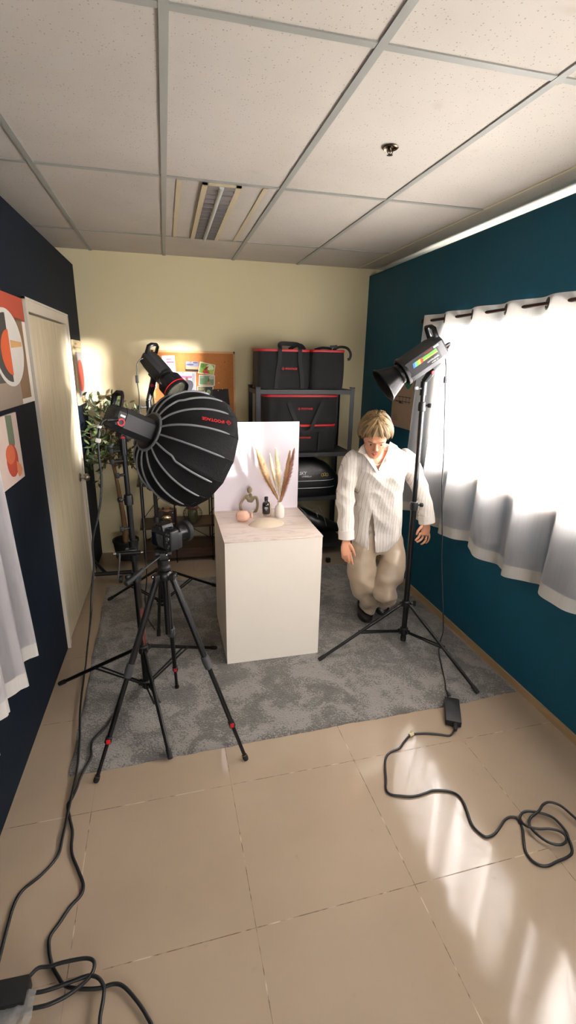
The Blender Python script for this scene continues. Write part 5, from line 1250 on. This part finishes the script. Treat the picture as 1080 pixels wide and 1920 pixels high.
def hring(z, w, yc, d, n=28, e=.9):
    return [Hd(w*math.copysign(abs(math.cos(a))**e, math.cos(a)), yc+d*math.copysign(abs(math.sin(a))**e, math.sin(a)), z) for a in [2*PI*i/n for i in range(n)]]
B = MB()
B.rings([hring(*a) for a in ((-.124, .018, .066, .018), (-.116, .032, .060, .034), (-.098, .046, .048, .052), (-.070, .058, .034, .069), (-.040, .065, .022, .079), (-.01, .070, .012, .087), (.03, .074, .003, .094), (.065, .071, -.003, .088), (.095, .055, -.006, .066), (.112, .024, -.006, .03))])
B.tube([Hd(0, .094, .016), Hd(0, .106, -.008), Hd(0, .117, -.030)], [.008, .009, .011], 12)      # nose
B.ball(Hd(-.010, .108, -.034), .008, 10); B.ball(Hd(.010, .108, -.034), .008, 10)
B.tube([Hd(-.045, .080, .022), Hd(-.022, .094, .026), Hd(0, .093, .022), Hd(.022, .094, .026), Hd(.045, .080, .022)], [.006, .009, .008, .009, .006], 10)
B.ball(Hd(0, .088, -.098), (.018, .014, .014), 12)
for s in (-1, 1):
    B.ball(Hd(s*.044, .066, -.030), (.020, .018, .020), 12)
    B.tube([Hd(s*.070, -.008, .010), Hd(s*.082, -.016, .016), Hd(s*.084, -.016, -.008), Hd(s*.074, -.004, -.034)], [.006, .008, .007, .006], 8)
neckb = PX(709, 846, 2.86)
B.tube([Hd(0, -.030, -.03), Hd(0, -.040, -.08), neckb+V((0, 0, .0)), neckb+V((0, 0, -.07))], [.056, .055, .062, .075], 20, flat=.95, ref=(1, 0, 0))
def tring(py, px, hw, hd, Y, n=36, e=.85, tilt=0):
    c = PX(px, py, Y); return [c+V((hw*math.copysign(abs(math.cos(a))**e, math.cos(a)), hd*math.copysign(abs(math.sin(a))**e, math.sin(a)), tilt*math.sin(a))) for a in [2*PI*i/n for i in range(n)]]
TOR = ((1024, 707, .176, .118, 2.955), (1005, 706, .178, .122, 2.952), (985, 706, .178, .122, 2.95), (955, 707, .170, .120, 2.94), (925, 708, .165, .118, 2.92), (895, 710, .176, .122, 2.89), (870, 711, .190, .120, 2.865), (853, 711.5, .182, .100, 2.855), (842, 712, .135, .082, 2.855), (834, 712, .080, .066, 2.86))
B.rings([tring(py, px, max(.03, hw-(.05 if py > 940 else .028)), max(.03, hd-(.048 if py > 940 else .020)), Y) for py, px, hw, hd, Y in TOR[1:-1]])
armL = [((672, 866), 2.87, .038), ((653, 895), 2.88, .037), ((648, 935), 2.88, .038), ((649, 975), 2.85, .032), ((650, 1003), 2.82, .025), ((650, 1014), 2.81, .024)]
armR = [((754, 866), 2.875, .038), ((774, 888), 2.89, .037), ((788, 922), 2.91, .038), ((797, 955), 2.90, .032), ((800, 976), 2.88, .025), ((800, 985), 2.87, .024)]
for arm in (armL, armR): B.tube([PX(p[0], p[1], Y) for p, Y, r in arm], [r for p, Y, r in arm], 18)
# legs inside the trousers
LG = [[((686, 990), 2.96, .085), ((682, 1040), 2.94, .075), ((684, 1090), 2.92, .055), ((690, 1125), 2.95, .045), ((693, 1152), 3.00, .036)],
      [((728, 990), 2.96, .085), ((735, 1045), 2.88, .075), ((728, 1092), 2.81, .055), ((722, 1118), 2.90, .045), ((724, 1132), 3.12, .036)]]
for l in LG: B.tube([PX(p[0], p[1], Y) for p, Y, r in l], [r for p, Y, r in l], 18)
B.ball(PX(706, 985, 2.965), (.13, .075, .10), 20)
# hands
def finger(pts, r): B.tube([PX(*p) for p in pts], r, 12, sub=5)
yh = 2.80
B.tube([PX(650, 1010, yh), PX(648.5, 1020, yh), PX(648.5, 1031, yh-.005), PX(649.5, 1040, yh-.008)], [.025, .034, .038, .034], 18, flat=.46, ref=(1, .15, 0))
finger([(656, 1036, yh-.008), (658, 1045, yh-.014), (659.5, 1052, yh-.012), (661, 1059, yh-.004)], [.0098, .0092, .0085, .0070])
finger([(651.5, 1038, yh-.010), (652.5, 1047, yh-.016), (653.5, 1053, yh-.006), (654.5, 1056, yh+.010)], [.0100, .0092, .0085, .0072])
finger([(647, 1038, yh-.008), (646.5, 1046, yh-.012), (648, 1051, yh+.002), (650, 1052, yh+.018)], [.0095, .0088, .0080, .0070])
finger([(642.8, 1035, yh-.004), (642, 1042, yh-.008), (643.5, 1046.5, yh+.003), (646, 1047, yh+.016)], [.0085, .0078, .0072, .0062])
finger([(655, 1020, yh-.004), (660, 1028, yh-.016), (663, 1035, yh-.020), (665.5, 1043, yh-.014)], [.0130, .0110, .0095, .0080])
y2 = 2.865
B.tube([PX(800, 981, y2), PX(799, 989, y2), PX(797.5, 997, y2), PX(796, 1003, y2-.003)], [.025, .034, .037, .033], 18, flat=.48, ref=(1, .1, 0))
finger([(788, 999, y2), (785.5, 1006, y2-.006), (782, 1010, y2-.012), (778, 1014, y2-.008)], [.0095, .0090, .0083, .0070])
finger([(793.5, 1002, y2-.002), (791, 1010, y2-.010), (786, 1014, y2-.014), (781, 1017, y2-.008)], [.0098, .0092, .0085, .0072])
finger([(799, 1003, y2), (798, 1012, y2-.008), (794, 1018, y2-.010), (788.5, 1021, y2-.002)], [.0095, .0088, .0080, .0070])
finger([(804.5, 1001, y2+.002), (804.5, 1009, y2-.002), (802, 1015, y2-.002), (797.5, 1019, y2+.006)], [.0085, .0078, .0072, .0062])
finger([(792, 986, y2-.006), (786.5, 992, y2-.020), (783, 997, y2-.026), (780.5, 1003, y2-.024)], [.0130, .0110, .0095, .0080])
blob(B, 'body', SKIN, pr, voxel=.0042, smooth=3)
# face details
LIP = mat('lips', 'a8584a', .5); BROW = mat('brow_hair', '5d452e', .8); DARK = mat('eye_dark', '20140f', .25); LID = mat('eyelid_skin', 'a96f54', .6)
for s in (-1, 1):
    e = MB().ball(Hd(s*.031, .0835, -.002), (.0150, .0085, .0075), 16, rot=Matrix((hx, hy, hz)).transposed()).build('eye', mat('eye_white', 'cdb9ac', .3), pr)
    MB().ball(Hd(s*.030, .0895, -.0055), (.0065, .0035, .0045), 12, rot=Matrix((hx, hy, hz)).transposed()).build('iris', DARK, e)
    MB().tube([Hd(s*.017, .0895, -.001), Hd(s*.030, .0935, .0015), Hd(s*.045, .084, -.0015)], [.0012, .0020, .0012], 8).build('eyelashes', DARK, e)
    MB().tube([Hd(s*.015, .100, .020), Hd(s*.032, .101, .026), Hd(s*.050, .087, .020)], [.002, .0032, .0016], 8, flat=.7).build('eyebrow', BROW, pr)
q = MB(); q.tube([Hd(-.022, .096, -.066), Hd(-.008, .106, -.0625), Hd(0, .106, -.064), Hd(.008, .106, -.0625), Hd(.022, .096, -.066)], [.0018, .0045, .0045, .0045, .0018], 10)
q.tube([Hd(-.019, .096, -.069), Hd(0, .104, -.074), Hd(.019, .096, -.069)], [.002, .0058, .002], 10); q.build('lips', LIP, pr)
# hair
HM = bpy.data.materials.new('dyed_blond_hair'); HM.use_nodes = True; t = NT(HM); b = t.n['Principled BSDF']; b.inputs['Roughness'].default_value = .5; b.inputs['Specular IOR Level'].default_value = .4
g_ = t.new('ShaderNodeNewGeometry'); rr_ = ramp(t, [(0, hexc('4a3822')), (.35, hexc('6e5636')), (.7, hexc('8a7048')), (1, hexc('a0875c'))], g_.outputs['Random Per Island']); t.link(rr_.outputs[0], b.inputs['Base Color'])
rnd = random.Random(11); q = MB()
q.rings([[Hd(.086*w*math.cos(a), -.008+.104*w*math.sin(a), z) for a in [2*PI*i/32 for i in range(32)]] for z, w in ((.060, .93), (.075, .90), (.09, .80), (.115, .55), (.128, .25))])
q.rings([[Hd(.084*w*math.cos(a), -.028+.086*w*math.sin(a), z) for a in [2*PI*i/32 for i in range(32)]] for z, w in ((-.075, .72), (-.04, .9), (0, .97), (.05, .98), (.08, .8))])
for k in range(520):
    a = rnd.uniform(-PI, PI)  # 0 = front
    front = max(0, math.cos(a)); side_ = 1 if math.sin(a) > 0 else -1
    lift = rnd.uniform(-.004, .010)
    rx_, ry_, rz_ = .101+lift, .121+lift, .128+lift
    if front > .35: end = rnd.uniform(50, 69)+16*abs(math.sin(a))
    elif front > 0: end = rnd.uniform(84, 98)
    else: end = rnd.uniform(102, 124)
    pts = []; th0 = rnd.uniform(2, 30)
    y_part = rnd.uniform(-.04, .05)
    for j in range(7):
        s = j/6; th = R(th0+(end-th0)*s)
        aa = a + side_*.28*front*s*(1-s*.2)
        x = rx_*math.sin(th)*math.sin(aa); y = ry_*math.sin(th)*math.cos(aa) + y_part*(1-s)**2*.6-.010; z = rz_*math.cos(th)+.006
        if th > R(95): x *= 1-.25*(th-R(95)); y *= 1-.2*(th-R(95))
        pts.append(Hd(x, y, z))
    w = rnd.uniform(.004, .0085)
    q.tube(pts, [w*.5, w*.9, w, w, w*.9, w*.65, w*.15], 6, sub=2, flat=.45, ref=hz.cross(pts[3]-Hc))
q.build('hair', HM, pr, angle=70)

# shirt
SHIRT = stripe_mat('pinstripe_shirt_cloth', 'd6cfc6', '948d84', .021, .08)
S = MB(); S.rings([tring(*a) for a in TOR])
slL = [((673, 853), 2.86, .050), ((662, 866), 2.865, .062), ((652, 893), 2.88, .062), ((648, 935), 2.88, .060), ((648.5, 972), 2.85, .054), ((649.5, 1000), 2.82, .050), ((649.5, 1010), 2.815, .049)]
slR = [((752, 852), 2.86, .050), ((764, 865), 2.87, .062), ((775, 886), 2.89, .061), ((788, 922), 2.91, .060), ((796.5, 952), 2.90, .056), ((799.5, 973), 2.88, .053), ((800.5, 979), 2.875, .053)]
for sl in (slL, slR): S.tube([PX(p[0], p[1], Y) for p, Y, r in sl], [r for p, Y, r in sl], 22)
def cutter(poly, Y0, Y1):
    c = MB(); n = len(poly); c.add([PX(x, y, Y0) for x, y in poly]+[PX(x, y, Y1) for x, y in poly], [tuple(range(n)), tuple(range(n, 2*n))]+[(i, (i+1) % n, n+(i+1) % n, n+i) for i in range(n)])
    return c.build('cut', SHIRT, None, smooth=False)
c1 = cutter([(689, 822), (731, 822), (731, 838), (709, 884), (689, 846)], 2.5, 2.80)
c2 = cutter([(698, 948), (705, 1040), (689, 1040)], 2.6, 2.87)
sh_o = blob(S, 'shirt', SHIRT, pr, voxel=.0065, smooth=5, cutters=(c1, c2), wr=.0)
for c in (c1, c2): bpy.data.objects.remove(c)
me = sh_o.data; mw = wm(pr)
for v, n in [(v, v.normal.copy()) for v in me.vertices]:
    p = mw @ v.co
    a = noise.noise(V((p.x*7+p.z*3, p.y*7, p.z*6))); b_ = noise.noise(V((p.x*16, p.y*9, p.z*11+p.x*8)))
    v.co += n*(.010*(1-abs(a)*2.4)-.004+.004*b_)
# cuffs, collar, placket
q = MB(); q.tube([PX(649.3, 994, 2.823), PX(649.5, 1010, 2.813)], [.0525, .0535], 24, smooth=False, caps=True); q.build('cuff', mat('plain_shirt_cloth', 'd6cfc6', .85, 0, .04, 12, .3, 60), pr); q = MB(); q.tube([PX(798.5, 966, 2.883), PX(800.5, 980.5, 2.873)], [.0555, .057], 24, smooth=False)
q.build('cuff', mat('plain_shirt_cloth', 'd6cfc6', .85, 0, .04, 12, .3, 60), pr)
def flap(pts, nm, Ys, th=.005):
    c = MB(); n = len(pts); P = [PX(x, y, Y) for (x, y), Y in zip(pts, Ys)]
    c.add(P+[p+V((0, -th, .001)) for p in P], [tuple(range(n-1, -1, -1)), tuple(range(n, 2*n))]+[(i, (i+1) % n, n+(i+1) % n, n+i) for i in range(n)])
    return c.build(nm, MATS['plain_shirt_cloth'], pr, smooth=False)
flap([(686, 829), (676, 838), (671, 847), (682, 853), (690, 863), (692, 848)], 'collar', [2.80, 2.80, 2.775, 2.755, 2.75, 2.775])
flap([(731, 828), (744, 836), (749, 846), (735, 853), (723, 866), (726, 848)], 'collar', [2.80, 2.80, 2.775, 2.755, 2.75, 2.775])
flap([(692, 848), (690, 863), (707, 888), (709.5, 884)], 'placket', [2.775, 2.750, 2.742, 2.745], .004)
flap([(726, 848), (723, 864), (712, 884), (709.5, 880)], 'placket', [2.775, 2.750, 2.742, 2.745], .004)
# trousers
TR = mat('beige_satin_trousers', 'a08e78', .38, 0, .06, 6, .25, 26, sheen=.2)
T = MB()
T.rings([tring(*a) for a in ((948, 707, .140, .098, 2.94), (985, 707, .155, .104, 2.95), (1012, 707, .160, .104, 2.952), (1030, 707, .150, .100, 2.95))])
tl = [[((688, 992), 2.955, .084), ((681, 1035), 2.93, .090), ((679, 1070), 2.90, .090), ((684, 1098), 2.90, .086), ((691, 1118), 2.94, .062), ((694, 1135), 2.98, .052)],
      [((728, 992), 2.955, .084), ((735, 1033), 2.90, .090), ((733, 1066), 2.83, .084), ((724, 1096), 2.79, .080), ((720, 1110), 2.84, .070), ((722, 1119), 2.98, .060), ((724, 1122), 3.10, .054)]]
for l in tl: T.tube([PX(p[0], p[1], Y) for p, Y, r in l], [r for p, Y, r in l], 24)
to = blob(T, 'trousers', TR, pr, voxel=.0075, smooth=5)
me = to.data
for v, n in [(v, v.normal.copy()) for v in me.vertices]:
    p = mw @ v.co; lo = min(1, max(0, (.62-p.z)/.35))
    a = noise.noise(V((p.x*6, p.y*5, p.z*(7+5*lo)+p.x*4))); b_ = noise.noise(V((p.x*13, p.y*9, p.z*17)))
    v.co += n*((.008+.026*lo)*(1-abs(a)*2.6)-.006+(.004+.012*lo)*b_)
MB().box(PX(701, 951, 2.825), (.045, .008, .014), None, .002).build('belt_buckle', mat('dark_buckle', '4b463f', .4, .5), pr)
# shoes
SHO = mat('black_leather_clog', '171618', .4, 0, .1)
def shoe(toe, heel, w, nm, up=V((0, 0, 1)), h=.075):
    toe, heel = V(toe), V(heel); d = (toe-heel).normalized(); s_ = d.cross(up).normalized(); u_ = s_.cross(d); L = (toe-heel).length; rs = []
    for k in range(15):
        s = k/14; ww = w/2*(.62+.38*min(1, s*2.2))*(1-max(0, (s-.72)/.28)**2.4*.75)*(.6+.4*min(1, s*9)); hh = h*(1-.35*s)*(1-max(0, (s-.80)/.2)**2*.55)
        rs.append([heel+d*L*s+s_*(ww*math.cos(a))+u_*(hh*.5+hh*.5*math.copysign(abs(math.sin(a))**.8, math.sin(a))) for a in [2*PI*i/24 for i in range(24)]])
    o = MB().rings(rs).build(nm, SHO, pr)
    rs = [[p-u_*(p-heel).dot(u_)+u_*z for p in []] for z in (0,)]
    q = MB(); n = 15; rr2 = []
    for z, e in ((-.014, .97), (0.0, 1.03), (.010, 1.03)):
        ring = []
        for k in range(40):
            a = 2*PI*k/40; x = math.cos(a); y = math.sin(a); wv = w/2*e*(1.0 if y > 0 else .82)
            ring.append(heel+d*(L*.5+L*.5*e*math.copysign(abs(y)**.9, y))+s_*wv*math.copysign(abs(x)**.85, x)+u_*z)
        rr2.append(ring)
    q.rings(rr2).build('sole', RUBBER, o)
f0 = aZ(689, 1168, .016)
shoe(f0+V((0, 0, .012)), f0+V((.05, .25, .012)), .112, 'shoe')
f1 = aZ(719, 1157, .02); shoe(f1+V((0, .01, .012)), f1+V((.03, .21, .12)), .112, 'shoe')
q = MB()
nk = [PX(691, 849, 2.795), PX(696, 862, 2.775), PX(704, 871, 2.768), PX(712, 870, 2.768), PX(721, 860, 2.775), PX(727, 846, 2.795)]
pts, _ = catmull(nk, [1]*6, 8)
for p in pts: q.ball(p+V((0, -.004, 0)), .0032, 8)
q.build('bead_necklace', mat('pale_beads', 'cfc3b2', .3), pr)
MB().lathe([(.0085, -.002), (.0100, -.002), (.0100, .002), (.0085, .002)], PX(798.6, 1009, y2-.006), (PX(798, 1012, y2-.008)-PX(799, 1003, y2)), 18, close=True).build('finger_ring', mat('gold_ring', 'd8c08a', .2, 1.), pr)

# ================================================================ LIGHT
wd_ = bpy.data.worlds.new('daylight'); SC.world = wd_; wd_.use_nodes = True
bg = wd_.node_tree.nodes['Background']; bg.inputs[0].default_value = (1, .98, .98, 1); bg.inputs[1].default_value = WORLD
sn = bpy.data.lights.new('sun', 'SUN'); sn.energy = SUN; sn.angle = R(2.6); sn.color = (1, .955, .93)
so = bpy.data.objects.new('sun', sn); COL.objects.link(so); sdv = V((-.60, .80, -.022)).normalized(); so.matrix_world = sdv.to_track_quat('-Z', 'Y').to_matrix().to_4x4()
pt = bpy.data.lights.new('window_daylight', 'AREA'); pt.shape = 'RECTANGLE'; pt.size = WY1-WY0+.1; pt.size_y = 1.0; pt.energy = 100
pt.cycles.is_portal = True
po = bpy.data.objects.new('window_daylight', pt); COL.objects.link(po)
mt_ = Matrix(((0, 0, 1), (1, 0, 0), (0, 1, 0))).to_4x4(); mt_.translation = V((XW+.10, (WY0+WY1)/2, (WZ0+WZ1)/2)); po.matrix_world = mt_
pt2 = bpy.data.lights.new('front_window_daylight', 'AREA'); pt2.shape = 'RECTANGLE'; pt2.size = 1.6; pt2.size_y = 1.1; pt2.cycles.is_portal = True
po2 = bpy.data.objects.new('front_window_daylight', pt2); COL.objects.link(po2)
mt_ = Matrix(((1, 0, 0), (0, 0, -1), (0, 1, 0))).to_4x4(); mt_.translation = V((.6, -2.5, 1.5)); po2.matrix_world = mt_
for nm, loc, sx0, sy0, en in LAMPS:
    al = bpy.data.lights.new(nm, 'AREA'); al.shape = 'RECTANGLE'; al.size = sx0; al.size_y = sy0; al.energy = en; al.color = (1, .88, .74)
    ao = bpy.data.objects.new(nm, al); COL.objects.link(ao); ao.location = loc
SC.view_settings.view_transform = 'Standard'; SC.view_settings.look = 'None'; SC.view_settings.exposure = EXPO; SC.view_settings.gamma = 1
SC.view_settings.use_curve_mapping = False
try:
    SC.cycles.use_denoising = True; SC.cycles.max_bounces = 10; SC.cycles.diffuse_bounces = 6; SC.cycles.transparent_max_bounces = 16; SC.cycles.sample_clamp_indirect = 8; SC.cycles.caustics_reflective = False; SC.cycles.caustics_refractive = False
except Exception: pass
